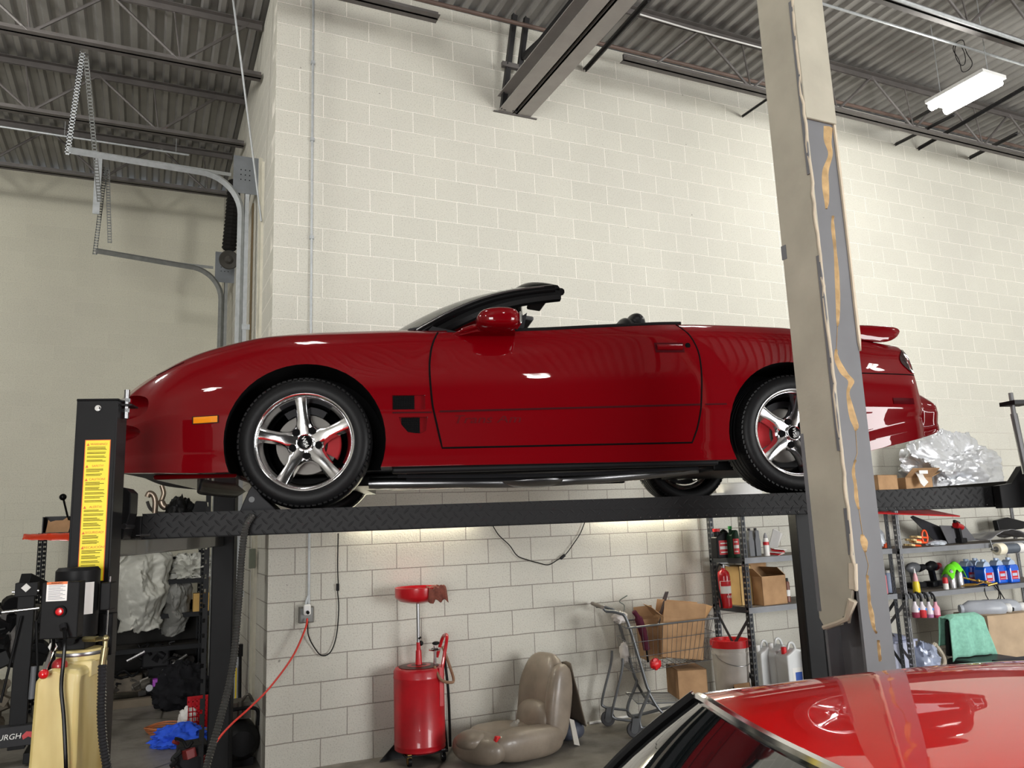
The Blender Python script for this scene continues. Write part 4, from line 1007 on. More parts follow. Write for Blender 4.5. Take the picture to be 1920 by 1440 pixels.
carton('cardboard_box', 'open cardboard box tilted in the shopping cart basket', inC(.66, .10, .58), (.36, .26, .33), (0, .12, CA), openf=(.15, -.3, 1.0, .5), group=None)
carton('cardboard_box', 'darker cardboard box standing behind the tilted one in the cart', inC(.47, .22, .56), (.17, .20, .34), (0, -.06, CA + .07), openf=(None, .2, None, -.6))
carton('cardboard_box', 'closed cardboard box on the lower rack of the shopping cart', inC(.72, .10, .265), (.25, .34, .23), (0, 0, CA), flaps=False)
t = thing('soft_bag', 'maroon cloth bag leaning in the top of the shopping cart', 'bag', inC(.33, .0, .88))
MB().tube(smoothpath([(-.06, 0, .10), (-.02, 0, .04), (.03, .01, -.10), (.05, .01, -.22)], 6), [.02] * 6 + [.035] * 6 + [.03] * 7, 10).build('bag_cloth', M('maroon cloth', (74, 30, 44), .8), t)
MB().tube([(.04, 0, -.2), (.05, 0, -.32)], .009, 6).build('bag_strap', BLACK, t)
t = thing('shop_towels', 'pale crumpled towels stuffed in the handle end of the cart', 'towel', inC(.17, .05, .90))
MB().sphere((.0, 0, .03), .055, 18, 12, (1.2, 1, .8), lambda d: 1 + .5 * noise.noise(d * 4)).build('towel_cloth', M('pale towel', (196, 190, 186), .9, var=.15), t)
MB().sphere((.0, -.03, -.25), .05, 16, 12, (.7, 1, 1.6), lambda d: 1 + .4 * noise.noise(d * 3.5)).build('towel_cloth', M('pale towel'), t)
MB().tube(smoothpath([(.03, 0, .05), (.06, .02, .12), (.02, .03, .16), (.1, .03, .2)], 5), .005, 6).build('wire_end', M('greenish wire', (90, 96, 88), .5), t)
tag(MB().sphere((0, 0, 0), .05, 16, 12, (1, .6, .9), lambda d: 1 + .35 * noise.noise(d * 3)).build('red_glove', M('red plastic', (206, 32, 36), .4), loc=inC(.42, -.06, .555)), 'bright red crumpled piece at the bottom corner of the cart basket', 'glove')
pp0, pp1 = onZ(1105, 1356, .012), onZ(1190, 1341, .012)
pipe('white_pipe', [pp0, pp0 + (pp1 - pp0) * 1.9], .012, WHITEM, 'white plastic pipe lying on the floor along the wall base', 'pipe')
t = thing('screwdriver', 'yellow handled screwdriver on the floor by the cart caster', 'screwdriver', onZ(1215, 1366, .012), -.1)
MB().lathe([(0, 0), (.011, .003), (.012, .03), (.009, .05), (.012, .075), (.008, .085), (0, .085)], Matrix.Rotation(pi / 2, 4, 'Y'), 12).build('handle', M('yellow plastic', (214, 184, 24), .4), t)
MB().cyl((.08, 0, 0), (.17, 0, 0), .003, n=6).build('blade', STEEL, t)
# ------------------------------------------------------------------ shelving on the right with its contents
def upright(q, x, y, z1, holes=True, s=1):
    """slotted angle post: the slots are punched right through"""
    for ax in (0, 1):
        w_ = .045
        def strip(a, b, z0, z1_):
            if ax == 0: q.box((x + s * a, y, z0), (x + s * b, y + .003, z1_))
            else: q.box((x, y + a, z0), (x + s * .003, y + b, z1_))
        strip(0, .012, 0, z1); strip(.0185, .0265, 0, z1); strip(w_ - .012, w_, 0, z1)
        z = 0
        while z < z1: strip(.012, w_ - .012, z, min(z1, z + .032)); z += .05
SHM = M('dark grey shelf steel', (62, 64, 68), .45, .4); SHB = M('grey shelf beam', (126, 128, 132), .5, .1)
def shelving(name, label, X0, X1, Y0, Y1, levels, top, post=SHM, beam=SHB, board=None, brace=True):
    t = thing(name, label, 'shelf', (X0, Y0, 0)); W = X1 - X0; D = Y1 - Y0
    for x, s in ((0, 1), (W, -1)):
        for y in (0, D - .045):
            q = MB(); upright(q, x, y, top, s=s); q.build('upright', post, t, False)
    for z in levels:
        MB().box((.0, -.004, z - .05), (W, .03, z)).box((0, -.008, z - .012), (W, -.002, z - .004)).build('beam', beam, t, False)
        MB().box((0, D - .03, z - .05), (W, D, z)).build('beam', beam, t, False)
        MB().box((.005, .03, z - .05), (.035, D, z)).box((W - .035, .03, z - .05), (W - .005, D, z)).build('side_beam', post, t, False)
        MB().box((.01, .01, z - .012), (W - .01, D - .01, z)).build('board', board or M('shelf board', (120, 112, 104), .7), t, False)
    if brace:
        for x in (.02, W - .02):
            MB().bar((x, .02, levels[0] + .0 - .08), (x, D - .03, .35), .03, .004, (1, 0, 0)).build('diagonal_brace', post, t, False)
            MB().bar((x, D - .03, levels[0] - .08), (x, .02, .25), .03, .004, (1, 0, 0)).build('diagonal_brace', post, t, False)
    return t
UX0, UX1, UY0, UY1 = 4.10, 5.98, -.58, -.08
shelving('shelving_unit', 'dark slotted steel shelving by the cart, holding oil bottles and the extinguisher', UX0, UX1, UY0, UY1, [.92, 1.36, 1.90], 1.92)
VX0, VX1 = 6.04, 8.6
shelving('shelving_unit', 'grey slotted steel shelving right of the column, holding blue jugs and orange clamps', VX0, VX1, -.62, -.10, [.91, 1.355, 1.90], 1.92, post=M('grey slotted post', (134, 135, 138), .5, .1))
def base(x, y, Y, z=None):
    p = onY(x, y, Y); return Vector((p.x, Y, p.z if z is None else z))
def hgt(x, yb, yt, Y): return onY(x, yt, Y).z - onY(x, yb, Y).z
def wid(x0, x1, y, Y): return onY(x1, y, Y).x - onY(x0, y, Y).x
def lathe_item(name, label, cat, loc, parts, group=None, rz=0, rot=None):
    """parts: (part name, material, profile)"""
    t = thing(name, label, cat, loc, rz, group, rot)
    for nm, mt, pr in parts: MB().lathe(pr, None, 24).build(nm, mt, t)
    return t
L1, L2, L3 = 1.36, .92, 1.90
def oil_jug(label, x, Y, z, W, H, D, body, cap, lab, lab2=None, handle=True, group=None, rz=0):
    t = thing('oil_bottle', label, 'bottle', (x, Y, z), rz, group); w = W / 2
    q = MB().prism([(-w, .0), (w, 0), (w, H * .66), (w * .75, H * .86), (w * .2, H * .88), (-w * .1, H * .84), (-w * .35, H * .80), (-w * .95, H * .70)], -D / 2, D / 2, XZ)
    q.cyl((-w * .5, 0, H * .74), (-w * .5, 0, H * .92), W * .16, n=14); q.build('bottle_body', body, t, False, bevel=.008)
    if handle: MB().tube(smoothpath([(w * .1, 0, H * .86), (w * .5, 0, H * .93), (w * .95, 0, H * .82), (w * .98, 0, H * .60)], 5), W * .08, 8).build('handle', body, t)
    MB().cyl((-w * .5, 0, H * .90), (-w * .5, 0, H), W * .2, n=16).build('cap', cap, t)
    MB().box((-w * .7, -D / 2 - .001, H * .12), (w * .75, -D / 2 + .001, H * .60)).build('paper_label', lab, t, False)
    if lab2: MB().box((-w * .6, -D / 2 - .002, H * .30), (w * .65, -D / 2, H * .40)).box((-w * .5, -D / 2 - .002, H * .48), (w * .4, -D / 2, H * .52)).box((-w * .5, -D / 2 - .002, H * .18), (w * .4, -D / 2, H * .22)).build('label_print', lab2, t, False)
    return t
REDL = M('red label', (196, 36, 44), .4, var=.05); WHL = M('white label', (226, 224, 220), .5, var=.05)
BLK = M('black plastic', (30, 30, 32), .35); GRP = M('grey plastic bottle', (96, 98, 102), .35); CAPR = M('red cap', (206, 30, 36), .4); CAPG = M('green cap', (40, 150, 70), .4)
oil_jug('black oil bottle with red cap and red label on the middle shelf', onY(1350, 1000, -.36).x, -.36, L1, .17, .27, .09, BLK, CAPR, REDL, WHL)
oil_jug('white and red labelled bottle with green cap beside the slotted post', onY(1381, 1000, -.50).x, -.44, L1, .09, .29, .08, M('dark green plastic', (24, 48, 34), .4), CAPG, REDL, WHL, False)
for px_, lab in ((1407, 'slim grey bottle, left of two standing behind the slotted post'), (1419, 'slim grey bottle, right of two standing behind the slotted post')):
    b_ = base(px_, 1030, -.42, L1)
    t = thing('oil_bottle', lab, 'bottle', b_)
    MB().prism([(-.03, 0), (.03, 0), (.032, .14), (.022, .17), (.02, .24), (-.02, .24), (-.024, .18), (-.032, .15)], -.028, .028, XZ).build('bottle_body', GRP, t, False, bevel=.006)
    MB().cyl((0, 0, .238), (0, 0, .262), .014).build('cap', M('dark cap', (52, 52, 56), .4), t)
lathe_item('spray_can', 'white and red sealer tube standing near the grey bottles', 'can', base(1437, 1030, -.46, L1), [('can_body', WHL, [(0, 0), (.026, 0), (.027, .01), (.027, .14), (.02, .165)]), ('can_cap', M('grey cap', (150, 150, 152), .4), [(.02, .165), (.018, .18), (.008, .21), (0, .215)]), ('band', REDL, [(.0275, .10), (.0275, .13)])])
t = thing('paper_roll', 'leaning stack of pale paper sleeves on the middle shelf', 'paper', base(1452, 1010, -.3, L1 + .02), 0)
for i in range(5): MB().cbox((.012 * i, .01 * i, .11), (.11, .006, .2), (.1, .35 + .05 * i, .1)).build('sheet', WHL if i % 2 else M('grey paper', (170, 168, 166), .8), t, False)
t = thing('brochures', 'red and white folded leaflets lying under the paper sleeves', 'paper', base(1456, 1030, -.46, L1))
for i in range(5): MB().cbox((.01 * i - .02, 0, .012 + .012 * i), (.12, .12, .005), (.12, -.25 + .04 * i, .3 * i)).build('leaflet', REDL if i % 2 else WHL, t, False)
# fire extinguisher
t = thing('fire_extinguisher', 'red fire extinguisher with black hose standing on the lower shelf', 'extinguisher', base(1360, 1120, -.42, L2)); H = .40
MB().lathe([(0, 0), (.05, 0), (.056, .01), (.057, .02), (.057, .28), (.05, .315), (.03, .335), (.02, .34), (.02, .355), (0, .355)], None, 28).build('cylinder', REDM, t)
MB().lathe([(.0575, .13), (.0578, .131), (.0578, .24), (.0575, .241)], None, 28, pi * 1.05, pi * 1.95).build('instruction_label', WHL, t)
MB().lathe([(.058, .195), (.0584, .196), (.0584, .238)], None, 20, pi * 1.1, pi * 1.9).build('label_band', REDL, t)
text('label_text', 'FIRE', .03, WHL, t, Matrix.Translation((0, -.0585, .10)) @ Matrix.Rotation(pi / 2, 4, 'X'))
MB().cyl((0, 0, .35), (0, 0, .385), .017).bar((-.05, 0, .40), (.06, 0, .395), .018, .006).bar((.0, 0, .385), (.075, 0, .365), .016, .006).build('valve_handle', STEEL, t)
MB().tube(smoothpath([(0, 0, .375), (-.05, -.01, .39), (-.085, -.01, .33), (-.085, -.01, .2), (-.07, -.02, .06), (-.065, -.02, -.0)], 6), .010, 8).build('hose', BLACK, t)
carton('cardboard_box', 'narrow tan carton behind the slotted post on the lower shelf', base(1388, 1120, -.30, L2), (.14, .2, .36), flaps=False, mat=M('yellow tan carton', (190, 158, 104), .8))
carton('cardboard_box', 'open cardboard box with raised flap on the lower shelf', base(1437, 1130, -.40, L2), (.30, .24, .26), (0, 0, .05), openf=(None, -.05, .9, -.9))
def can(label, px_, py, Y, z, r, h, body, capm, group='spray cans on the lower shelf'):
    return lathe_item('spray_can', label, 'can', base(px_, py, Y, z), [('can_body', body, [(0, 0), (r, 0), (r * 1.04, .004), (r, .01), (r, h * .8), (r * .8, h * .86), (r * .4, h * .88)]), ('can_cap', capm, [(r * .72, h * .84), (r * .72, h * .98), (r * .66, h), (0, h)]), ('can_label', WHL, [(r * 1.01, h * .25), (r * 1.015, h * .26), (r * 1.015, h * .5), (r * 1.01, h * .51)])], group)
can('white capped spray can just right of the open cardboard box', 1468, 1125, -.48, L2, .029, .21, BLK, WHITEM)
can('brown spray can, second to the right of the open cardboard box', 1477, 1125, -.42, L2, .029, .22, M('brown can', (112, 66, 50), .4), BLK)
can('black spray can with white cap seen right of the dark lift column', 1520, 1120, -.46, L2, .03, .22, BLK, WHITEM)
can('spray can with round white label seen right of the dark lift column', 1529, 1120, -.52, L2, .03, .20, GRP, WHITEM)
lathe_item('jar', 'red lidded jar on the middle shelf seen right of the dark lift column', 'jar', base(1517, 1028, -.42, L1), [('jar_body', WHL, [(0, 0), (.045, 0), (.047, .01), (.047, .12), (.04, .13)]), ('lid', CAPR, [(.047, .125), (.048, .15), (0, .152)]), ('band', M('teal band', (60, 130, 130), .5), [(.0475, .03), (.0475, .07)])])
# white basin and trays on the top shelf
b_ = base(1385, 905, -.35, L3)
t = thing('plastic_basin', 'white rounded plastic basin on the top shelf seen under the car', 'basin', b_)
MB().lathe([(0, 0), (.17, 0), (.2, .02), (.235, .14), (.245, .145), (.24, .15), (.225, .14), (.19, .03), (0, .012)], None, 32).build('basin_body', WHITEM, t)
b2 = base(1380, 905, -.5, L3); t = thing('plastic_tray', 'pale grey plastic lid leaning in front of the white basin', 'lid', (b2.x - .1, -.52, L3))
MB().lathe([(0, .0), (.16, 0), (.17, .01), (.17, .02), (.16, .018), (0, .01)], Matrix.Rotation(.25, 4, 'X'), 28).build('lid_body', M('pale grey plastic', (178, 180, 182), .4), t)
# things on the floor in front of / under the shelving
def bucket(label, loc, r, h, body, lid):
    t = thing('bucket', label, 'bucket', loc)
    MB().lathe([(0, 0), (r * .88, 0), (r * .9, .01), (r, h * .8), (r * 1.03, h * .80), (r * 1.03, h * .84), (r, h * .84), (r * 1.02, h * .92)], None, 32).build('pail', body, t)
    MB().lathe([(r * 1.0, h * .90), (r * 1.07, h * .90), (r * 1.07, h), (r * .98, h * 1.0), (r * .95, h * .95), (0, h * .95)], None, 32).build('bucket_lid', lid, t)
    MB().tube([(r * 1.04 * cos(a), r * 1.04 * sin(a) , h * .82 - .10 * abs(sin(a)) ** .7) for a in [pi + i * pi / 16 for i in range(17)]], .003, 5).build('wire_handle', STEEL, t)
    q = MB()
    for i in range(9):
        a = -pi * .72 + i * .02; q.box((-.001, -.0, 0), (.001 + .002 * (i % 3 == 0), .002, .09), Matrix.Translation((r * .96 * cos(a), r * .96 * sin(a) - .004, h * .25)))
    q.build('bar_code', BLACK, t, False); return t
bk = onZ(1368, 1290, 0)
bucket('white plastic pail with a red lid on the floor under the shelves', (onY(1370, 1230, -.36).x, -.36, hz := 0.0), .165, onY(1370, 1198, -.36).z, M('milky white pail', (206, 202, 196), .4), CAPR)
def jerry(label, x, Y, z, W, D, H, body, capm, lab=None, group='white liquid jugs on the floor'):
    t = thing('liquid_jug', label, 'jug', (x, Y, z), 0, group); w = W / 2
    q = MB().prism([(-w, 0), (w, 0), (w, H * .78), (w * .8, H * .9), (w * .1, H * .93), (-w * .3, H * .88), (-w, H * .82)], -D / 2, D / 2, XZ); q.build('jug_body', body, t, False, bevel=.015)
    MB().tube(smoothpath([(-w * .2, 0, H * .86), (w * .1, 0, H * 1.0), (w * .6, 0, H * .98), (w * .85, 0, H * .84)], 5), .012, 8).build('jug_handle', body, t)
    MB().cyl((-w * .6, 0, H * .82), (-w * .6, 0, H * .95), .024, n=16).build('cap', capm, t)
    if lab: MB().box((-w * .5, -D / 2 - .001, H * .2), (w * .8, -D / 2, H * .62)).build('paper_label', WHL, t, False); MB().box((-w * .2, -D / 2 - .002, H * .40), (w * .6, -D / 2 - .001, H * .55)).build('label_mark', lab, t, False)
    return t
MILK = M('milky jug plastic', (214, 216, 216), .35, var=.03)
zt = onY(1450, 1202, -.36).z
jerry('translucent white jug, leftmost of the group on the floor', onY(1430, 1230, -.2).x, -.2, 0, .18, .16, zt - .02, MILK, WHITEM)
jerry('white jug in the middle of the group on the floor under the shelves', onY(1452, 1230, -.25).x, -.28, 0, .2, .18, zt, MILK, WHITEM)
jerry('white jug with blue and red label next to the dark lift column', onY(1478, 1240, -.42).x, -.44, 0, .2, .16, zt - .02, MILK, CAPR, M('blue label', (52, 88, 170), .4))
carton('cardboard_box', 'small open carton on the floor in front of the white pail', (onY(1402, 1255, -.62).x, -.62, 0), (.18, .16, .20), openf=(.9, .2, .9, .9))
t = carton('cardboard_box', 'small tray carton holding a teal can near the white jugs', (onY(1447, 1255, -.68).x, -.70, 0), (.22, .16, .20), openf=(None, None, None, None))
lathe_item('paint_can', 'teal can standing in the small tray carton', 'can', (onY(1440, 1250, -.68).x, -.70, .006), [('can_body', M('teal can paint', (42, 96, 104), .4), [(0, 0), (.04, 0), (.04, .225), (.035, .235), (0, .235)])])
t = thing('printed_box', 'white box printed with a grey pattern between lift column and steel column', 'box', (onY(1549, 1240, -.70).x, -.62, 0))
H_ = onY(1549, 1216, -.62).z
MB().box((-.10, -.1, 0), (.10, .1, H_)).build('box_body', WHL, t, False, bevel=.003)
q = MB()
for i in range(5):
    for j in range(7): q.box((-.085 + .036 * i + .008 * (j % 2), -.1015, .04 + j * .04), (-.068 + .036 * i + .008 * (j % 2), -.1, .056 + j * .04))
q.build('printed_pattern', M('grey print', (92, 98, 112), .6), t, False)
MB().box((-.101, -.1012, H_ - .02), (.101, -.0995, H_ - .008)).build('red_edge', REDL, t, False)
# between the steel column and the second unit
CLP = M('clear wrap', (190, 196, 204), .25, var=.2, vs=12)
b_ = base(1660, 1015, -.4, L1); t = thing('wrapped_parts', 'small parts in clear plastic on the shelf just right of the steel column', 'package', (b_.x - .12, -.4, L1))
MB().sphere((0, 0, .10), .10, 20, 14, (.8, .8, 1.1), lambda d: 1 + .3 * noise.noise(d * 4)).build('plastic_wrap', CLP, t); MB().cbox((.04, -.06, .03), (.04, .03, .05)).build('orange_clip', M('orange plastic', (232, 88, 40), .4), t)
lathe_item('spray_can', 'pink aerosol can on the lower shelf just right of the steel column', 'can', base(1658, 1105, -.50, L2), [('can_body', M('pink can', (214, 120, 128), .35), [(0, 0), (.032, 0), (.033, .01), (.033, .17), (.02, .2)]), ('can_cap', CAPR, [(.022, .195), (.02, .22), (0, .222)])])
lathe_item('spray_can', 'pale blue aerosol can next to the pink one', 'can', base(1668, 1105, -.46, L2), [('can_body', M('pale blue can', (150, 164, 190), .35), [(0, 0), (.032, 0), (.033, .01), (.033, .17), (.02, .2)]), ('can_cap', WHITEM, [(.022, .195), (.02, .22), (0, .222)])])
p = base(1682, 1240, -.3, 0); t = thing('plastic_bin', 'white storage bin with a lavender lid on the floor behind the slotted post', 'bin', (p.x - .08, -.34, 0)); hb = onY(1682, 1200, -.34).z
MB().prism([(-.14, 0), (.14, 0), (.17, hb), (-.17, hb)], -.14, .14, XZ).build('bin_body', M('bluish white bin', (196, 200, 220), .4), t, False, bevel=.01)
MB().box((-.18, -.155, hb), (.18, .155, hb + .02)).sphere((0, 0, hb + .015), .16, 16, 8, (1, .85, .35)).build('bin_lid', M('lavender lid', (158, 164, 190), .45), t)
p = base(1734, 1235, -.5, 0); tag(MB().sphere((0, 0, .20), .17, 30, 22, (.8, .8, 1.15), lambda d: 1 + .55 * (crumple(d, 2.2, 3) - .5)).build('plastic_bag', Nt('clear bag').set(Base_Color=rgb(180, 190, 214), Roughness=.18, Alpha=.8).m, loc=(p.x, -.5, 0)), 'crumpled clear plastic bag on the floor right of the slotted post', 'bag')
p = base(1760, 1230, -.5, 0); t = thing('hose_coil', 'cream coloured coiled hose on the floor between the bag and the towel', 'hose', (p.x + .05, -.42, 0))
MB().tube([(.11 * cos(a), -.0 + .03 * sin(2 * a), .24 + .12 * sin(a)) for a in [i * 2 * pi / 26 for i in range(26)]], .022, 8, True).tube([(.09 * cos(a) + .02, .05, .12 + .09 * sin(a)) for a in [i * 2 * pi / 26 for i in range(26)]], .02, 8, True).build('hose_body', M('cream hose', (188, 178, 160), .5), t)
# unit two, middle shelf
def clamp(label, x, Y, z, rz, tilt):
    t = thing('spring_clamp', label, 'clamp', (x, Y, z), rz, 'orange spring clamps on the middle shelf', (tilt, .1, rz))
    OR = M('orange clamp', (236, 84, 32), .4, var=.05)
    MB().bar((0, 0, .012), (.14, .02, .016), .022, .02).build('jaw', OR, t, False, bevel=.004); MB().bar((0, .03, .012), (.14, .018, .016), .022, .02).build('jaw', OR, t, False, bevel=.004)
    MB().bar((-.09, -.02, .012), (0, 0, .012), .03, .022).bar((-.09, .05, .012), (0, .03, .012), .03, .022).build('tip', M('cream tip', (232, 206, 150), .5), t, False, bevel=.004)
    return t
bx = base(1722, 1008, -.48, L1)
for i, (dx, dz, rz, lab) in enumerate(((-.08, .0, .1, 'orange spring clamp at the bottom of the pile, cream tips to the left'), (.02, .026, -.1, 'orange spring clamp second in the pile'), (-.05, .052, .15, 'orange spring clamp third in the pile'), (.03, .078, .02, 'orange spring clamp topmost of the pile'))):
    clamp(lab, bx.x + dx, -.48, L1 + dz, rz, 0)
t = thing('strap_loop', 'orange loop standing up from the pile of clamps', 'strap', (bx.x + .12, -.46, L1)); MB().tube([(.04 * cos(a), 0, .09 + .07 * sin(a)) for a in [i * 2 * pi / 20 for i in range(20)]], .010, 8, True).build('loop', M('orange clamp'), t)
p = base(1762, 1000, -.3, L1); t = thing('trim_panels', 'dark plastic trim panels leaning across the middle shelf', 'panel', (p.x, -.3, L1))
MB().prism([(-.42, .30), (-.38, .315), (.40, .06), (.42, 0), (-.05, 0)], 0, .008, XZ).build('panel_sheet', M('dark sheet', (44, 44, 48), .4), t, False)
MB().prism([(-.10, .20), (.3, .18), (.45, .02), (-.0, .0)], -.09, -.082, XZ).build('panel_sheet', M('grey sheet', (88, 88, 92), .4), t, False)
p = base(1750, 1010, -.5, L1); tag(MB().sphere((0, 0, .02), .10, 22, 12, (1.5, .8, .32), lambda d: 1 + .35 * noise.noise(d * 4)).build('plastic_sheeting', CLP, loc=(p.x + .05, -.48, L1)), 'crumpled clear film on the middle shelf between clamps and red tool', 'film')
p = base(1800, 1005, -.42, L1); t = thing('cordless_drill', 'red and black cordless power tool on the middle shelf', 'drill', (p.x, -.42, L1), .2)
MB().cyl((-.07, 0, .20), (.06, 0, .17), .036, .032).build('tool_body', REDM, t); MB().bar((-.09, 0, .24), (.02, 0, .21), .03, .03).bar((-.02, 0, .17), (.0, 0, .04), .045, .04).cbox((.02, 0, .028), (.12, .07, .05)).build('tool_handle', BLK, t, bevel=.006)
MB().cyl((.05, 0, .04), (.13, 0, .04), .016).build('tool_tip', GRP, t)
p = base(1865, 1000, -.35, L1)
q = MB().grid(lambda a, b: ((a - .5) * .75, (b - .5) * .36, .05 + .10 * sin(a * 3.1) * (1 - .3 * b) + .02 * noise.noise(Vector((a * 6, b * 5, 1)))), 24, 10)
tag(q.build('plastic_cover', M('silvery grey sheet', (150, 150, 154), .3, .3), loc=(p.x, -.36, L1 - .03), solid=.004), 'bowed silvery sheet lying on the middle shelf right of the red tool', 'sheet')
p = base(1890, 985, -.3, L1); tag(MB().prism([(-.2, 0), (.25, .02), (.3, .10), (.0, .16), (-.22, .13)], -.03, .03, XZ).build('black_case', BLK, smooth=False, loc=(p.x + .08, -.24, L1 + .09), bevel=.01), 'black plastic case on top of the bowed sheet at the right edge', 'case')
# stretch wrap roll hung under the middle shelf
p = onY(1868, 1030, -.70); t = thing('wrap_roll', 'big roll of clear stretch wrap with cream core hung at the shelf edge', 'roll', p, -.05)
MB().lathe([(.02, 0), (.058, 0), (.064, .01), (.064, .09), (.058, .10), (.05, .10)], Matrix.Rotation(pi / 2, 4, 'Y'), 28).build('core_end', M('cream core', (226, 218, 196), .5), t)
MB().cyl((.09, 0, 0), (.42, 0, 0), .054, n=28).build('wrap_film', M('glossy dark film', (110, 118, 130), .12, .5), t); MB().cyl((.30, 0, 0), (.38, 0, 0), .056, n=28).build('film_band', WHL, t)
MB().cyl((-.07, 0, .0), (.0, 0, .0), .012).cyl((-.05, 0, 0), (-.075, 0, .10), .008).cyl((-.005, 0, 0), (.002, 0, 0), .03).build('roll_holder', STEEL, t)
# unit two, lower shelf
BLU = Nt('blue fluid').set(Base_Color=rgb(18, 92, 208), Roughness=.12, Coat_Weight=.5).m; CLJ = M('clear jug top', (172, 190, 214), .15, var=.02)
def jug(label, x, Y, z):
    t = thing('fluid_jug', label, 'jug', (x, Y, z), 0, 'blue washer fluid jugs on the lower shelf')
    MB().prism([(-.075, 0), (.075, 0), (.078, .16), (.06, .195), (-.06, .195), (-.078, .16)], -.065, .065, XZ).build('jug_body', BLU, t, False, bevel=.015)
    MB().prism([(-.06, .19), (.06, .19), (.045, .225), (.02, .245), (-.02, .245), (-.045, .225)], -.045, .045, XZ).tube(smoothpath([(.0, 0, .24), (.04, 0, .26), (.06, 0, .22)], 4), .009, 8).build('jug_neck', CLJ, t, False, bevel=.008)
    MB().cyl((0, 0, .24), (0, 0, .27), .02).build('cap', CLJ, t)
    MB().box((-.06, -.0665, .04), (.065, -.0655, .13)).build('paper_label', REDL, t, False); MB().box((-.05, -.0675, .075), (.03, -.0665, .105)).box((-.05, -.0675, .05), (.05, -.0665, .055)).box((.04, -.0675, .04), (.06, -.0665, .13)).build('label_print', M('pale print', (178, 190, 214), .5), t, False)
    return t
for px_, Y_, lab in ((1847, -.5, 'blue fluid jug, leftmost of the three in front'), (1872, -.46, 'blue fluid jug, middle of the three in front'), (1895, -.50, 'blue fluid jug, rightmost of the three in front'), (1815, -.3, 'blue fluid jug standing behind, left of the wrap roll'), (1832, -.28, 'blue fluid jug standing behind the front row')):
    jug(lab, base(px_, 1090, Y_, L2).x, Y_, L2 - .01)
def silver(label, px_, Y_, h): return lathe_item('aerosol_can', label, 'can', base(px_, 1095, Y_, L2 - .01), [('can_body', M('silver can', (196, 196, 200), .25, .7), [(0, 0), (.034, 0), (.035, .008), (.035, h * .9), (.025, h)]), ('can_top', GRP, [(.025, h), (.012, h + .02), (0, h + .02)])], 'silver aerosol cans under the green cloth')
silver('silver aerosol can on the lower shelf, left one under the green cloth', 1786, -.52, .19); silver('silver aerosol can on the lower shelf, right one under the green cloth', 1801, -.50, .20)
p = onY(1786, 1056, -.50)
tag(MB().grid(lambda a, b: ((a - .5) * .24, (b - .5) * .13, .04 - .35 * (a - .5) ** 2 - .3 * (b - .5) ** 2 - .02 * sin(a * 14 + b * 4)), 20, 12).build('microfibre_cloth', M('lime green cloth', (112, 226, 40), .9, var=.1), loc=(p.x, -.50, L2 + .205), solid=.004), 'lime green cloth draped over the silver aerosol cans', 'cloth')
lathe_item('squeeze_bottle', 'yellow bottle with long pointed nozzle on the lower shelf', 'bottle', base(1718, 1100, -.56, L2 - .01), [('bottle_body', M('yellow liquid', (232, 206, 48), .3), [(0, 0), (.034, 0), (.036, .01), (.034, .08), (.028, .11)]), ('bottle_top', M('pink top', (226, 170, 176), .4), [(.028, .11), (.02, .16), (.012, .19)]), ('nozzle', WHITEM, [(.012, .19), (.004, .24), (0, .24)])])
lathe_item('small_bottle', 'small red and white bottle left of the silver cans', 'bottle', base(1773, 1096, -.54, L2 - .01), [('bottle_body', WHL, [(0, 0), (.026, 0), (.027, .01), (.027, .06)]), ('bottle_label', REDL, [(.027, .06), (.027, .10), (.02, .12), (0, .12)])])
for i, (px_, lab) in enumerate(((1710, 'grey and black spray gun hanging at the back left of the lower shelf'), (1745, 'black and red power tool lying at the back of the lower shelf'))):
    p = base(px_, 1090, -.3, L2); t = thing('power_tool', lab, 'tool', (p.x + .04, -.3, L2), .2 * i)
    MB().sphere((0, 0, .21), .07, 18, 12, (1.5, .7, .8), lambda d: 1 + .1 * noise.noise(d * 4)).bar((-.02, 0, .2), (.02, 0, .03), .05, .05).build('tool_body', GRP if i == 0 else BLK, t); MB().cyl((.08, 0, .20), (.17, 0, .21), .042, .03).build('tool_nose', BLK if i == 0 else M('dark red tool', (128, 32, 40), .4), t)
    MB().cbox((0, 0, .03), (.22, .12, .06)).build('tool_base', BLK, t, bevel=.012)
t = thing('torch_set', 'brass torch tubes lying across the front of the lower shelf', 'torch', base(1815, 1097, -.58, L2))
BR = M('brass', (172, 138, 72), .3, .9)
MB().tube([(-.10, 0, .01), (.12, 0, .01), (.2, -.03, .03), (.30, -.06, .01)], .007, 8).tube([(-.02, .08, .10), (.12, .03, .06), (.3, -.05, .02)], .010, 8).tube([(.0, .06, .015), (.18, .04, .015)], .012, 8).build('brass_tube', BR, t); MB().sphere((.16, -.01, .05), .02).sphere((.24, -.04, .035), .018).cyl((.24, -.05, .0), (.33, -.09, .02), .013).build('brass_valve', BR, t)
q = MB(); b0 = Vector((0, 0, 0))
q.tube(smoothpath([(0, 0, .0), (-.02, -.02, -.1), (.05, -.03, -.18), (.15, -.04, -.12), (.16, -.04, .0)], 6), .005, 6).tube(smoothpath([(.12, -.02, .0), (.18, -.04, -.1), (.12, -.05, -.22), (.10, -.05, -.42)], 6), .005, 6).tube(smoothpath([(.16, -.02, .0), (.22, -.05, -.15), (.30, -.06, -.26)], 6), .006, 6)
tag(q.build('gas_hose', BLACK, loc=base(1845, 1095, -.62, L2)), 'thin black hoses looping down from the brass torch', 'hose')
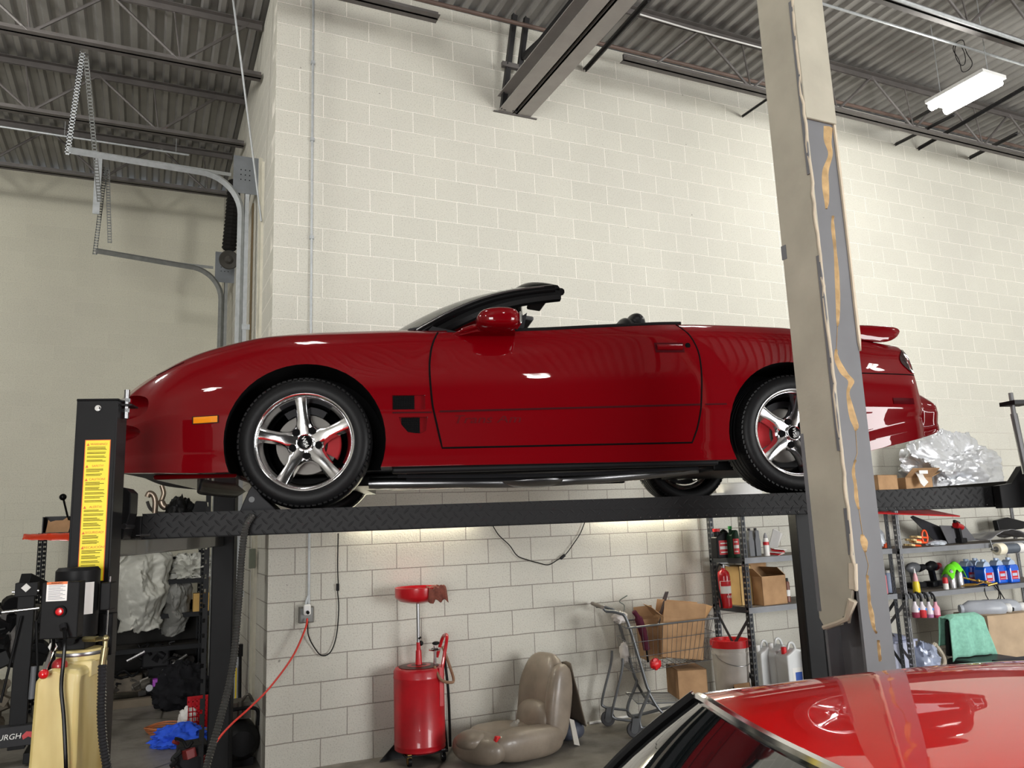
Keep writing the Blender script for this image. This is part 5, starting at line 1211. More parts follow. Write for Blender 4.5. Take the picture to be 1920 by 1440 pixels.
# four trigger bottles hooked on the shelf edge
for i, (px_, col_, lv, lab) in enumerate(((1718, (150, 60, 84), .34, 'trigger bottle on the shelf edge, leftmost of four, dark red liquid'), (1731, (206, 60, 66), .50, 'trigger bottle on the shelf edge, second from left, bright red liquid'), (1744, (176, 130, 170), .22, 'trigger bottle on the shelf edge, third from left, nearly empty'), (1757, (170, 52, 84), .18, 'trigger bottle on the shelf edge, rightmost of four, pink plastic'))):
    p = onY(px_, 1158, -.68); t = thing('trigger_bottle', lab, 'bottle', (p.x, -.68, p.z), .0, 'trigger bottles hooked on the shelf edge'); r = .036; H = .155
    shell = M('pink bottle plastic' if i == 3 else 'white bottle plastic', (226, 160, 178) if i == 3 else (222, 214, 222), .3, var=.03)
    MB().lathe([(r * .99, H * lv), (r, H * lv), (r, H * .62), (r * .5, H * .80), (r * .42, H * .92), (r * .45, H)], None, 24).build('bottle_body', shell, t)
    MB().lathe([(0, 0), (r * .9, 0), (r, .006), (r, H * lv), (0, H * lv)], None, 24).build('liquid', M('liquid %d' % i, col_, .2, var=.02), t)
    MB().cyl((0, 0, H), (0, 0, H + .03), .013).tube(smoothpath([(0, 0, H + .03), (-.012, 0, H + .06), (-.04, 0, H + .085), (-.07, 0, H + .09)], 4), .008, 8, flat=1.4).bar((-.05, 0, H + .075), (-.035, 0, H + .03), .008, .012).build('trigger_head', BLK, t)
    if i < 3: MB().box((.0, -r - .001, H * .46), (r * .7, -r + .006, H * .6)).build('blue_label', M('bright blue label', (60, 130, 214), .4), t, False, bevel=.003)
# gas cylinders
def gas(label, px_, py, Y_, L_):
    p = onY(px_, py, Y_); t = thing('gas_cylinder', label, 'cylinder', p, -.55, 'grey gas cylinders lying on the cardboard box'); r = .085
    mt = Matrix.Rotation(pi / 2, 4, 'Y')
    MB().lathe([(0, -L_), (r * .5, -L_), (r * .55, -L_ + .02), (r * .5, -L_ + .03), (r, -L_ + .1), (r, -.10), (r * .8, -.04), (r * .45, -.01), (0, 0)], mt, 28).build('cylinder_body', M('pale grey enamel', (158, 162, 170), .35), t)
    MB().lathe([(r * .42, -.02), (r * .55, 0), (r * .55, .03), (r * .44, .035), (r * .40, 0)], mt, 24).build('valve_collar', WHITEM, t); MB().cyl((-.01, 0, 0), (.06, 0, -.015), .02).cyl((.03, 0, 0), (.03, .04, .03), .008).build('valve', BLK, t)
    return t
bxx = base(1892, 1190, -.95, 0)
HB = onY(1892, 1152, -.95).z
carton('cardboard_box', 'large plain cardboard box on the floor at the right edge under the cylinders', (bxx.x + .12, -.72, 0), (.62, .40, HB), (0, 0, -.1), flaps=False, mat=M('pale cardboard', (172, 150, 124), .85))
gas('grey gas cylinder with white collar, left one above the large box', 1888, 1140, -.86, .46); gas('grey gas cylinder with white collar, right one at the picture edge', 1914, 1138, -.80, .46)
# chair with teal towel
p = onY(1838, 1195, -1.5)
t = thing('stool_chair', 'low black chair whose back carries the teal towel', 'chair', (p.x, -1.5, 0), -.1); zt = onY(1822, 1160, -1.5).z
MB().box((-.24, -.28, zt - .42), (.30, .18, zt - .34)).build('seat', BLK, t, False, bevel=.03); MB().prism([(-.23, zt - .33), (.25, zt - .33), (.20, zt - .02), (.16, zt), (-.14, zt), (-.19, zt - .03)], .14, .19, XZ).build('backrest', BLK, t, False, bevel=.02)
for a in (-.2, .24):
    for b in (-.24, .14): MB().cyl((a, b, 0), (a * .9, b, zt - .42), .014).build('leg', BLACK, t)
MB().box((-.16, -.9, zt - .335), (.42, -.22, zt - .31)).build('padded_top', M('black vinyl', (34, 38, 44), .4), t, False, bevel=.01)
def towel(a, b):
    s_ = a - .5; half = .20 + .07 * abs(b - .5) * 2 if b > .5 else .20 + .06 * (1 - 2 * b)
    x = s_ * 2 * half; fold = .012 * sin(a * 17 + b * 2) * (abs(b - .45) * 2) + .008 * noise.noise(Vector((a * 5, b * 4, 2)))
    if b < .42: return (x - .01, .205 + fold, zt + .01 - (.42 - b) * .6)
    if b < .52: t_ = (b - .42) / .10; return (x, .205 - .085 * t_, zt + .012 + .012 * sin(pi * t_) - .10 * max(0, abs(s_) - .36) * 2)
    return (x + .02 * (b - .5), .12 - fold - .06 * (b - .52), zt + .012 - (b - .52) * .72 - .10 * max(0, abs(s_) - .36) * 2)
tag(MB().grid(towel, 34, 34).build('towel', M('teal terry towel', (134, 190, 170), .95, var=.15, vs=30, bump=.6, bs=180), loc=(p.x, -1.5, 0), solid=.008), 'teal towel draped over the back of the black chair', 'towel').rotation_euler.z = -.1
# top shelf: cartons and the silver cover
b_ = base(1660, 905, -.5, L3)
carton('cardboard_box', 'brown carton with printed panel on the top shelf next to the steel column', (b_.x - .05, -.42, L3), (.30, .3, .20), (0, 0, .05), flaps=False, tape=True)
b_ = base(1708, 905, -.5, L3)
t = carton('cardboard_box', 'opened cardboard box on the top shelf, flap with white label towards the viewer', (b_.x + .02, -.45, L3), (.38, .28, .17), (0, 0, -.05), openf=(.9, None, None, 1.2))
MB().box((-.10, -.245, .20), (.02, -.24, .235), Matrix.Rotation(.0, 4, 'X')).build('shipping_label', WHL, t, False)
p = onY(1735, 895, -.72); tag(MB().prism([(-.05, .08), (.05, .085), (.06, -.0), (.09, -.05), (.0, -.10), (-.03, -.06), (-.03, 0)], 0, .004, frame((0, 0, 0), (1, 0, 0), (0, .3, 1))).build('paper_sheet', WHL, smooth=False, loc=(p.x, -.66, p.z)), 'folded white paper hanging over the front of the opened box', 'paper')
SIL = foil_mat('silver coated car cover', (206, 208, 212), .55, .3)
def heap(name, label, cat, loc, dims, mat, seed, s=2.2, amp=.55, n=90, m=60, rz=0, fn=None, flat=-.55):
    def f(d):
        k = 1 + amp * (crumple(d + Vector((0, 0, seed)), s, seed, 4) - .45)
        return k * (fn(d) if fn else 1)
    q = MB().sphere((0, 0, 0), 1, n, m, dims, f)
    for v_ in q.v: v_.z = max(v_.z, flat * dims[2])
    zmin = min(v_.z for v_ in q.v)
    for v_ in q.v: v_.z -= zmin
    o = q.build(name, mat, loc=loc, angle=60); o.rotation_euler.z = rz; return tag(o, label, cat)
b_ = base(1780, 905, -.4, L3)
heap('car_cover', 'crumpled silver reflective car cover piled on the top shelf behind the tail', 'cover', (b_.x + .12, -.38, L3), (.62, .28, .40), SIL, 2.0, 1.25, .55, 130, 80, fn=lambda d: 1 + .18 * max(0, -d.x) * max(0, d.z))
heap('car_cover', 'flat fold of silver cover sticking out below the big silver pile', 'cover', (b_.x - .05, -.55, L3), (.30, .12, .12), SIL, 5.0, 1.6, .5, 60, 30)
heap('packing_paper', 'white crumpled paper right of the silver cover on the top shelf', 'paper', (base(1895, 905, -.4).x, -.45, L3), (.16, .12, .06), M('white packing paper', (220, 218, 210), .8), 7.0, 2.4, .5, 50, 30)
p0 = onL(1650, 962, .9)
rp = [onY(1636, 962, -.66), onY(1800, 968, -.66), onY(1712, 950, -.2), onY(1636, 944, -.2)]
q = MB().add([p - rp[0] for p in rp], [(0, 1, 2, 3)])
tag(q.build('red_sheet_metal', REDM, smooth=False, loc=rp[0], solid=.012), 'flat red body panel tucked under the top shelf right of the steel column', 'panel')
# ------------------------------------------------------------------ lift power unit on the near column (lift frame)
def pl_(x, y, v): return onL(x, y, v)
V0 = -1.50
def lbox(x0, y0, x1, y1, va, vb, name, mat, parent=LIFT, bevel=.004):
    """a box whose near face (at va) covers that region, reaching back to vb"""
    a = onL(x0, y1, va); b = onL(x1, y0, va)
    return MB().box((a.x, va, a.z), (b.x, vb, b.z)).build(name, mat, parent, False, bevel=bevel)
# yellow label on the column face
YEL = M('yellow decal', (232, 212, 40), .45, var=.03); ORG = M('orange decal ink', (206, 96, 30), .5, var=0); INK = M('decal black ink', (44, 40, 20), .6, var=0)
vL = -1.4815
a = onL(155, 1100, vL); b = onL(203, 827, vL); LX = -.757; x0, x1 = LX - .045, LX + .045; zt, zb = onL(180, 826, vL).z, onL(165, 1090, vL).z
lab = MB().box((x0, vL, zb), (x1, vL + .001, zt)).build('warning_label', YEL, LIFT, False)
MB().box((x0 - .003, vL + .0004, zb), (x0, vL + .0012, zt + .003)).box((x1, vL + .0004, zb), (x1 + .003, vL + .0012, zt + .003)).box((x0, vL + .0004, zt), (x1, vL + .0012, zt + .003)).build('label_border', ORG, lab, False)
heads = [('WARNING!', 833, 5), ('SAFETY!', 874, 4), ('CAUTION!', 899, 7), ('ALERTA!', 951, 7), ('SEGURIDAD!', 999, 3), ('PRECAUCIÓN!', 1027, 6)]
TM = Matrix(((1, 0, 0, 0), (0, 0, -1, 0), (0, 1, 0, 0), (0, 0, 0, 1)))
rnd = random.Random(5); ln = MB()
for i, (h, yy, nlines) in enumerate(heads):
    z = onL(180 - i * 5, yy, vL).z
    text('heading', h, .0125, ORG, lab, Matrix.Translation((LX + .005, vL - .0004, z)) @ TM, .0002)
    MB().prism([(-.041, -.006), (-.030, -.006), (-.0355, .005)], -.0003, .0003, Matrix.Translation((LX, vL - .0004, z)) @ XZ).build('warning_triangle', ORG, lab, False)
    zn = onL(180 - (i + 1) * 5, heads[i + 1][1], vL).z if i + 1 < len(heads) else zb
    zz = z - .013
    while zz > zn + .012:
        for k in range(rnd.choice((2, 3))):
            if zz < zn + .010: break
            ln.box((LX - .038, vL - .0003, zz), (LX - .038 + rnd.uniform(.05, .074), vL, zz + .0022)); zz -= .0048
        zz -= .006
ln.build('small_print', INK, lab, False)
# motor, control box, valve, tank
mx = -.83
q = MB(); a = onL(95, 1195, -1.60); b = onL(186, 1062, -1.60); mxc = (a.x + b.x) / 2; mw = (b.x - a.x) / 2
motor = MB().cyl((mxc, -1.585, a.z), (mxc, -1.585, b.z - .012), mw * .98, n=36).cyl((mxc, -1.585, b.z - .012), (mxc, -1.585, b.z), mw * .98, mw * .86, n=36).build('motor', BLACK, LIFT)
lbox(72, 1090, 150, 1200, -1.76, -1.70, 'control_box', BLACK)
la_ = onL(86, 1128, -1.762); lb_ = onL(127, 1090, -1.762)
wl = MB().box((la_.x, -1.7625, la_.z), (lb_.x, -1.7605, lb_.z)).build('control_label', WHL, LIFT, False)
MB().box((la_.x, -1.763, lb_.z - .009), (lb_.x, -1.7624, lb_.z)).build('orange_strip', M('orange strip', (222, 116, 60), .5, var=0), wl, False)
text('label_heading', 'WARNING', .008, INK, wl, Matrix.Translation(((la_.x + lb_.x) / 2, -1.7635, lb_.z - .0045)) @ TM, .0002)
q = MB()
for i in range(12): q.box((la_.x + .006, -1.763, la_.z + .006 + i * .0048), (lb_.x - .006 - .008 * (i % 3), -1.7624, la_.z + .0075 + i * .0048))
q.build('small_print', M('grey print', (92, 98, 112), .6), wl, False)
rb = onL(111, 1147, -1.775)
MB().cyl((rb.x, -1.76, rb.z), (rb.x, -1.772, rb.z), .020, n=24).build('button_ring', BLACKG, LIFT); MB().lathe([(.0135, 0), (.0135, .006), (.010, .011), (0, .013)], Matrix.Translation((rb.x, -1.77, rb.z)) @ Matrix.Rotation(pi / 2, 4, 'X'), 24).build('red_button', M('red push button', (196, 16, 24), .25, var=0, coat=.6), LIFT)
lbox(186, 1092, 208, 1145, -1.60, -1.53, 'capacitor_box', BLACK)
c_ = onL(171, 1118, -1.66); MB().lathe([(mw * .99, -.065), (mw * .995, -.065), (mw * .995, .05), (mw * .99, .05)], Matrix.Translation((mxc, -1.585, c_.z)), 12, -1.0, -.45).build('motor_label', WHL, motor)
MB().tube([(b.x + .028, -1.56, b.z - .04), (b.x + .024, -1.56, a.z - .02)], .004, 6).build('steel_line', CHROME, LIFT)
lbox(92, 1196, 160, 1222, -1.66, -1.54, 'valve_block', BLACK)
v_ = onL(101, 1212, -1.69); MB().cyl((v_.x, -1.70, v_.z), (v_.x, -1.66, v_.z), .016, n=6).cyl((v_.x, -1.71, v_.z), (v_.x, -1.70, v_.z), .009).build('valve_nut', CHROME, LIFT)
v_ = onL(132, 1200, -1.69); MB().cyl((v_.x, -1.70, v_.z), (v_.x, -1.66, v_.z), .019, n=20).build('valve_plug', BLACKG, LIFT)
q0, q1, q2 = onL(99, 1195, -1.69), onL(99, 1215, -1.74), onL(84, 1256, -1.80)
lv = MB().tube(smoothpath([q0, q1, q2], 6), .007, 8, flat=.7).build('release_lever', CHROME, LIFT); q2 = onL(82, 1264, -1.81)
MB().sphere(q2, .0165, 20, 14).build('lever_knob', M('red push button'), lv)
q2 = onL(112, 1248, -1.74); MB().sphere(q2, .026, 22, 16).build('valve_knob', M('dull red knob', (150, 30, 36), .3, coat=.4), LIFT)
# tank: milky yellow, necked; profile measured on its near face
TANKM = Nt('yellowed tank plastic'); vv_ = TANKM.coord((1, 1, .35)); TANKM.set(Base_Color=TANKM.ramp(TANKM.noise(vv_, 5, 4), [(.3, rgb(172, 146, 78)), (.55, rgb(206, 188, 126)), (.75, rgb(216, 204, 158))]), Roughness=.35, Subsurface_Weight=.0, Coat_Weight=.2); TANKM = TANKM.m
vT = -1.78
P_ = lambda x, y, v=vT: (onL(x, y, v).x, onL(x, y, v).z)
poly = [P_(72, 1270), P_(64, 1278), P_(50, 1445), P_(45, 1520), P_(134, 1520), P_(140, 1430), P_(146, 1282), P_(150, 1262), P_(140, 1256), P_(92, 1254), P_(82, 1262)]
tank = MB().prism(poly, vT, vT + .04, XZ)
poly2 = [(p[0] + (.0 if i < 4 else .10), p[1]) for i, p in enumerate(poly)]
# body tapers: front face narrow, rear part stretched to the right side
ring = len(poly); bk = [(x + (.022 if x > -.93 else 0), vT + .24, z + .01) for x, z in poly]
tank = MB().add([(x, vT, z) for x, z in poly] + bk, [(i, (i + 1) % ring, (i + 1) % ring + ring, i + ring) for i in range(ring)] + [tuple(range(ring - 1, -1, -1)), tuple(range(ring, 2 * ring))])
tk = tank.build('fluid_tank', TANKM, LIFT, True, 30, bevel=.014)
a = onL(95, 1275, -1.70); b = onL(172, 1238, -1.70)
MB().box((a.x, -1.70, a.z), (b.x, -1.55, b.z)).cyl(((a.x + b.x) / 2 - .0, -1.62, b.z - .01), ((a.x + b.x) / 2, -1.62, b.z + .035), .078, n=36).build('tank_neck', TANKM, tk, True, 30, bevel=.006)
MB().lathe([(.0795, 0), (.0800, .001), (.0800, .012), (.0795, .013)], Matrix.Translation(((a.x + b.x) / 2, -1.62, b.z + .014)), 40).build('neck_clamp', STEEL, tk)
MB().tube(smoothpath([onL(120, 1178, -1.78), onL(122, 1200, -1.80), onL(119, 1240, -1.81), onL(115, 1290, -1.81), onL(120, 1350, -1.81), onL(124, 1450, -1.81), onL(124, 1560, -1.78)], 6), .0065, 8).build('power_cable', BLACKG, LIFT)
MB().cyl(onL(118, 1172, -1.77), onL(119, 1180, -1.78), .012, n=14).build('cable_gland', DARK, LIFT)
BRS = M('dull brass', (160, 150, 112), .3, .9)
p0, p1, p2 = onL(158, 1198, -1.66), onL(182, 1198, -1.70), onL(198, 1197, -1.79)
MB().cyl(p0, p1, .011, n=6).cyl(p1, p2, .008, n=12).sphere(p2, .012).cyl(p2, onL(197, 1214, -1.79), .008).cyl(onL(197, 1214, -1.79), onL(192, 1247, -1.79), .012, n=12).build('brass_fitting', BRS, LIFT)
corr([onL(192, 1246, -1.79), onL(191, 1290, -1.80), onL(190, 1340, -1.80), onL(193, 1390, -1.80), onL(201, 1440, -1.79), onL(212, 1500, -1.75)], .0155, 'corrugated_hose', LIFT, M('black corrugated hose', (40, 40, 42), .35), .011)
lbox(182, 1150, 212, 1230, -1.50, -1.44, 'mount_bracket', BLACK)

# ------------------------------------------------------------------ left bay: garage door tracks
def track(p, q, up, w=.05, d=.03):
    return p
TRK = GALV
def door_track(Y, zv, xv, x0, z0, label, mat, hy, hang):
    """vertical rail at xv, quarter bend, rail out to (x0, z0)"""
    t = thing('door_track', label, 'rail', (xv, Y, 0)); R = .38
    slope = (z0 - zv) / (x0 - (xv - R)) if x0 != xv - R else 0
    pts = [Vector((0, 0, .0)), Vector((0, 0, zv - R))] + [Vector((-R + R * cos(a), 0, zv - R + R * sin(a))) for a in [pi / 2 * i / 10 for i in range(1, 11)]] + [Vector((x0 - xv, 0, z0))]
    q = MB()
    for off, hh, ww in ((-.025, .004, .035), (.025, .004, .035), (0, .05, .004)):
        for a, b in zip(pts, pts[1:]):
            q.bar(a, b, ww, hh, (0, 1, 0)) if False else None
    q.tube(pts, [.046] * len(pts), 4, flat=.7)
    q.build('rail', mat, t, False)
    # angle along the bend top and vertical angle
    MB().bar((-.10, .0, zv + .015), (x0 - xv + .55, 0, zv + .03 + .3 * slope * -1 * 0), .035, .004, (0, 1, 0)).build('stiffener', GALVD, t, False)
    MB().box((.03, .0, .0), (.034, .05, zv - .12)).box((.03, .0, 0), (.07, .003, zv - .12)).build('jamb_angle', mat, t, False)
    q = MB(); q.box((-.08, -.004, zv - .16), (.15, 0, zv + .22)); q.build('bearing_plate', M('plate galvanised', (120, 124, 128), .45, .6), t, False)
    q = MB()
    for i in range(3):
        for j in range(3): q.cyl((-.01 + .04 * i, -.0045, zv - .02 + .05 * j), (-.01 + .04 * i, -.006, zv - .02 + .05 * j), .006, n=8)
    q.build('plate_holes', BLACKG, t)
    for z in (3.62, 2.4, 1.2): MB().box((-.03, -.006, z), (.10, .0, z + .05)).build('track_bracket', GALV, t, False)
    # hanger angles
    hx = x0 - xv
    def punched(a, b, w_, nm='hanger_angle', m_=mat):
        a, b = Vector(a), Vector(b); d_ = (b - a); L_ = d_.length; d_.normalize(); q = MB()
        s_ = d_.cross(Vector((0, 1, 0))).normalized()
        for e in (-w_ / 2, w_ / 2 - .008): q.bar(a + s_ * (e + .004), b + s_ * (e + .004), .008, .003, (0, 1, 0)) if False else q.add(*_strip(a, d_, s_, L_, e, e + .008))
        k = 0
        while k < L_: q.add(*_strip(a + d_ * k, d_, s_, .016, -w_ / 2, w_ / 2)); k += .032
        q.build(nm, m_, t, False)
    def _strip(o, d_, s_, L_, e0, e1):
        n_ = Vector((0, 1, 0)) * .0015
        c = [o + s_ * e0, o + s_ * e1, o + s_ * e1 + d_ * L_, o + s_ * e0 + d_ * L_]
        return [p - n_ for p in c] + [p + n_ for p in c], [(0, 1, 2, 3), (7, 6, 5, 4), (0, 4, 5, 1), (1, 5, 6, 2), (2, 6, 7, 3), (3, 7, 4, 0)]
    punched((hx - .01, -.01, z0 - .05), (hx + hang[0], -.01, hang[1]), .045)
    punched((hx + hang[0] + .02, .02, hang[1]), (hx + hang[2], hy, hang[3]), .045, 'brace_angle', GALVD)
    MB().sphere((hx + .0, -.02, z0), .014, 10, 6).build('bolt', CHROME, t)
    return t
n0, n1, n2 = onY(128, 275, 1.05), onY(440, 335, 1.05), onX(452, 500, -.13)
door_track(1.12, onY(445, 332, 1.12).z, -.15, n0.x, n0.z, 'nearer galvanised garage door track bending over the left bay', GALV, 1.0, (.06, 6.12, .20, 5.1))
f0 = onY(180, 470, 3.35)
ft = door_track(3.35, onY(410, 505, 3.35).z, -.14, f0.x, f0.z, 'farther galvanised garage door track, lower in the picture', GALVD, .3, (.05, 6.0, .12, 5.2))
hp_ = onY(173, 400, 3.2) - ft.location; MB().box((hp_.x, hp_.y, hp_.z), (hp_.x + .07, hp_.y + .012, hp_.z + .70)).build('hanger_plate', GALV, ft, False)
# exhaust hose and reel
e0, e1, e2 = onY(440, 340, 2.9), onY(436, 400, 2.9), onY(429, 470, 2.9)
o = e1.copy(); corr([e0 - o, e1 - o, e2 - o], .085, 'exhaust_hose', None, M('black duct', (30, 29, 28), .6), .045).location = o
ob = bpy.data.objects['exhaust_hose']; tag(ob, 'fat black duct hose hanging in the corner behind the near door track', 'hose')
p = onY(429, 487, 2.9); t = thing('hose_reel', 'dark round hose funnel below the black duct', 'funnel', p)
MB().lathe([(.0, .03), (.03, .03), (.04, 0), (.085, -.01), (.105, .0), (.11, .02), (.10, .035), (.05, .02), (.02, .05), (0, .05)], Matrix.Rotation(pi * .62, 4, 'X'), 32).build('funnel_body', M('dark grey rubber', (66, 64, 60), .6), t)
pipe('door_cable', [onX(470, 362, -.05), onX(459, 420, -.05)], .004, M('door cable', (150, 150, 150), .4, .6), 'thin wire beside the bearing plate', 'cable')
tag(MB().box((0, 0, 0), (.012, .09, 2.1)).build('door_jamb_board', M('brown weathered wood', (118, 102, 76), .8), smooth=False, loc=(-.014, 1.42, 2.9)), 'brown wooden board on the return wall behind the near door track', 'board')
o_ = struct(MB().box((-.022, .66, 0), (0, .78, 5.1)).box((-.03, .80, 0), (0, .82, 5.2)).build('trim_1', M('cream jamb', (196, 192, 176), .6), smooth=False))
o_ = struct(MB().box((-.02, .84, 0), (0, .93, 4.9)).build('trim_2', GALV, smooth=False))
tag(MB().box((-.05, 0, 0), (0, .05, .16)).build('door_sensor', M('greenish grey box', (112, 118, 104), .6), smooth=False, loc=(-.022, .58, onX(478, 1065, -.02).z), bevel=.004), 'small greenish box on the door jamb under the runway', 'box')

# ------------------------------------------------------------------ left bay: shelving and car parts
BK = M('black slotted post', (30, 31, 33), .5)
s0, s1 = onY(72, 1000, 3.6), onY(400, 1000, 3.6)
SZ = [onY(130, 1160, 3.6).z, onY(355, 1085, 3.6).z, onY(110, 1002, 3.6).z]
LS = shelving('shelving_unit', 'black slotted shelving in the left bay loaded with car covers', s0.x, -.22, 3.6, 4.1, [.55, SZ[1], SZ[2]], SZ[2] + .02, post=BK, beam=BK, board=M('dark board', (60, 58, 56), .7), brace=False)
SY = 3.85
def bp(x, y, z=None, Y=SY):
    p = onY(x, y, Y); return Vector((p.x, Y, p.z if z is None else z))
CVG = foil_mat('grey car cover cloth', (186, 186, 178), .15, .55); CVD = foil_mat('darker car cover cloth', (120, 120, 116), .1, .6)
p = bp(262, 1110); hang = MB()
def drape(px0, px1, py0, py1, Y, seed, name, label, mat, depth=.28, taper=0.0):
    a = onY(px0, py1, Y); b = onY(px1, py0, Y); cx = (a.x + b.x) / 2; W = (b.x - a.x) / 2; H = (b.z - a.z)
    def f(u, v):
        ang = pi * (u * 1.0); x = -cos(ang) * W * (1 - taper * v) ; y = -sin(ang) * depth * (.6 + .4 * sin(pi * min(1, v * 1.2)))
        k = crumple(Vector((x * 2.6, y * 2.6, v * H * 2.0)), 1.3, seed, 4) - .45
        z = (1 - v) * H
        if v < .12: s_ = v / .12; y *= s_ ** .5; z = H * (1 - .12 * s_) ; x *= .85 + .15 * s_
        return (x + .10 * k, y - .12 * k * sin(ang) , z + .05 * k + .06 * (crumple(Vector((x * 5, 0, 1)), 1, seed) - .5) * v)
    o = MB().grid(f, 70, 60).build(name, mat, loc=(cx, Y, a.z), angle=70, solid=.01); return tag(o, label, 'cover')
drape(206, 322, 1035, 1185, 3.62, 1.0, 'car_cover', 'big pale silver car cover hanging off the left bay shelf', CVG, .26, .25)
drape(300, 355, 1085, 1190, 3.75, 6.0, 'car_cover', 'darker grey cover bundle hanging beside the pale one', CVD, .2, .3)
heap('car_cover', 'grey crumpled cover lying on the middle shelf near the far lift column', 'cover', bp(358, 1078, SZ[1], 3.82), (.25, .2, .16), CVG, 4.0, 2.4, .8, 80, 50)
q = MB()
for k in range(4): q.tube([(.34 * cos(a) + .02 * k, .12 * sin(a), .04 + .02 * k + .02 * sin(a * 2 + k)) for a in [i * 2 * pi / 30 for i in range(30)]], .014, 8, True)
tag(q.build('cable_bundle', BLACK, loc=bp(262, 1040, SZ[1] + .12, 3.8)), 'loops of black hose on the middle shelf above the pale cover', 'hose')
# grey body panel under the top shelf
# top shelf of the left unit
ZT = SZ[2]
t = thing('exhaust_manifold', 'bent bare metal exhaust pipes standing on the top shelf', 'pipe', bp(292, 965, ZT))
PX = lambda x, y: onY(x, y, SY) - bp(292, 965, ZT)
MB().tube(smoothpath([PX(290, 962), PX(291, 940), PX(287, 928), PX(280, 925), PX(276, 932)], 6), .033, 10).build('bent_pipe', M('heat stained steel', (150, 136, 122), .35, .9, var=.2), t)
MB().tube(smoothpath([PX(303, 910), PX(307, 925), PX(303, 940), PX(308, 950), PX(322, 953), PX(332, 956)], 6), [.028] * 12 + [.042] * 8 + [.03] * 11, 10).build('bent_pipe', M('heat stained steel'), t)
MB().tube(smoothpath([PX(276, 940), PX(283, 955), PX(300, 962), PX(330, 960)], 6), .018, 8).build('bent_pipe', M('dark steel pipe', (70, 68, 66), .4, .7), t)
heap('rubber_boot', 'black crumpled rubber boot on the top shelf beside the bent pipes', 'part', bp(338, 965, ZT), (.15, .14, .24), RUBBER, 3.0, 1.8, .6, 50, 30)
t = thing('black_module', 'black boxy car part on the top shelf next to the far lift column', 'part', bp(378, 965, ZT))
MB().prism([(-.15, 0), (.15, 0), (.14, .20), (.07, .22), (.05, .33), (-.07, .34), (-.10, .24), (-.15, .18)], -.08, .08, XZ).build('module_body', DARK, t, False, bevel=.01); MB().box((-.0, -.09, .02), (.1, -.08, .06)).build('module_face', BLACK, t, False)
t = thing('gear_shifter', 'black gear shift lever with a ball knob on the left shelf', 'lever', bp(132, 985, ZT)); kx = onY(118, 932, SY) - bp(132, 985, ZT)
MB().tube([Vector((.02, 0, 0)), kx], .011, 8).build('lever_shaft', BLACKG, t); MB().sphere(kx, .038, 20, 14).build('ball_knob', BLACKG, t)
t = thing('parts_tray', 'black plastic tray at the left end of the top shelf', 'tray', bp(110, 990, ZT + .004))
MB().box((-.15, .10, 0), (.22, .12, .20)).box((-.15, -.12, 0), (.22, .12, .02)).box((-.15, -.12, 0), (-.14, .12, .19)).build('tray_body', BLK, t, False)
p = bp(107, 985, ZT + .02, 3.75); tag(MB().prism([(-.11, 0), (.11, 0), (.14, .12), (.10, .13), (.09, .16), (.05, .13), (-.02, .13), (-.07, .115), (-.09, .14), (-.1, .06)], -.01, .01, XZ).build('torn_cardboard', CARTON, smooth=False, loc=(p.x, 3.79, ZT + .025)), 'torn brown cardboard piece standing in the black tray', 'cardboard')
q = MB().grid(lambda a, b: ((a - .5) * .50, -.12 + .30 * b - .03 * (1 - b), .012 - .09 * max(0, .25 - b) * 4 * (.6 + .4 * a) + .008 * noise.noise(Vector((a * 8, b * 6, 0)))), 24, 12)
tag(q.build('red_plastic_sheet', M('shiny red orange sheet', (206, 62, 34), .2, coat=.5), loc=(bp(100, 990).x, 3.66, ZT), solid=.004), 'shiny red orange sheet draped over the left end of the shelf', 'sheet')
# lower parts in the left bay
t = thing('small_carton', 'small tan box printed with dark gear drawings on the lower shelf', 'box', bp(376, 1145, None, 3.7)); zz = onY(376, 1145, 3.7).z
MB().box((-.085, -.07, 0), (.085, .07, .20)).build('box_body', M('printed tan box', (184, 148, 84), .8), t, False)
MB().cyl((.045, -.0705, .15), (.045, -.072, .15), .03, n=10).cyl((.045, -.0705, .05), (.045, -.072, .05), .03, n=10).build('gear_print', BLK, t)
MB().box((-.42, -.1, -.05), (.16, .3, 0)).build('support_shelf', BK, t, False)
def junk(name, label, cat, loc, seed, dims, mat, mat2, npc=16, group=None):
    """an engine-like mass: block, ribs, bolts, pipes"""
    t = thing(name, label, cat, loc, 0, group); r = random.Random(seed); X, Y, Z = dims
    MB().cbox((0, 0, Z * .45), (X * .8, Y * .8, Z * .8), (0, 0, r.uniform(-.1, .1))).build('casting', mat, t, False, bevel=min(dims) * .08)
    q = MB()
    for i in range(npc):
        c = (r.uniform(-X, X) * .45, r.uniform(-Y, -Y * .3) * .5, r.uniform(.1, .95) * Z); d = [r.uniform(.08, .28) * s_ for s_ in (X, Y, Z)]
        if i % 3: q.cbox(c, d, (r.uniform(-.6, .6), r.uniform(-.6, .6), r.uniform(-1, 1)))
        else: q.cyl(c, Vector(c) + Vector((r.uniform(-.1, .1), -d[1] * .6, r.uniform(-.1, .1))), d[0] * .5, n=12)
    q.build('bolted_parts', mat2, t, False, bevel=.004)
    q = MB()
    for i in range(max(3, npc // 3)):
        p0 = Vector((r.uniform(-X, X) * .5, -Y * .45, r.uniform(.3, 1) * Z)); pts = [p0]
        for _ in range(3): pts.append(pts[-1] + Vector((r.uniform(-.2, .2) * X, r.uniform(-.1, .05) * Y, r.uniform(-.3, .2) * Z)))
        q.tube(smoothpath(pts, 5), r.uniform(.008, .018), 7)
    q.build('hoses', BLACK, t); return t
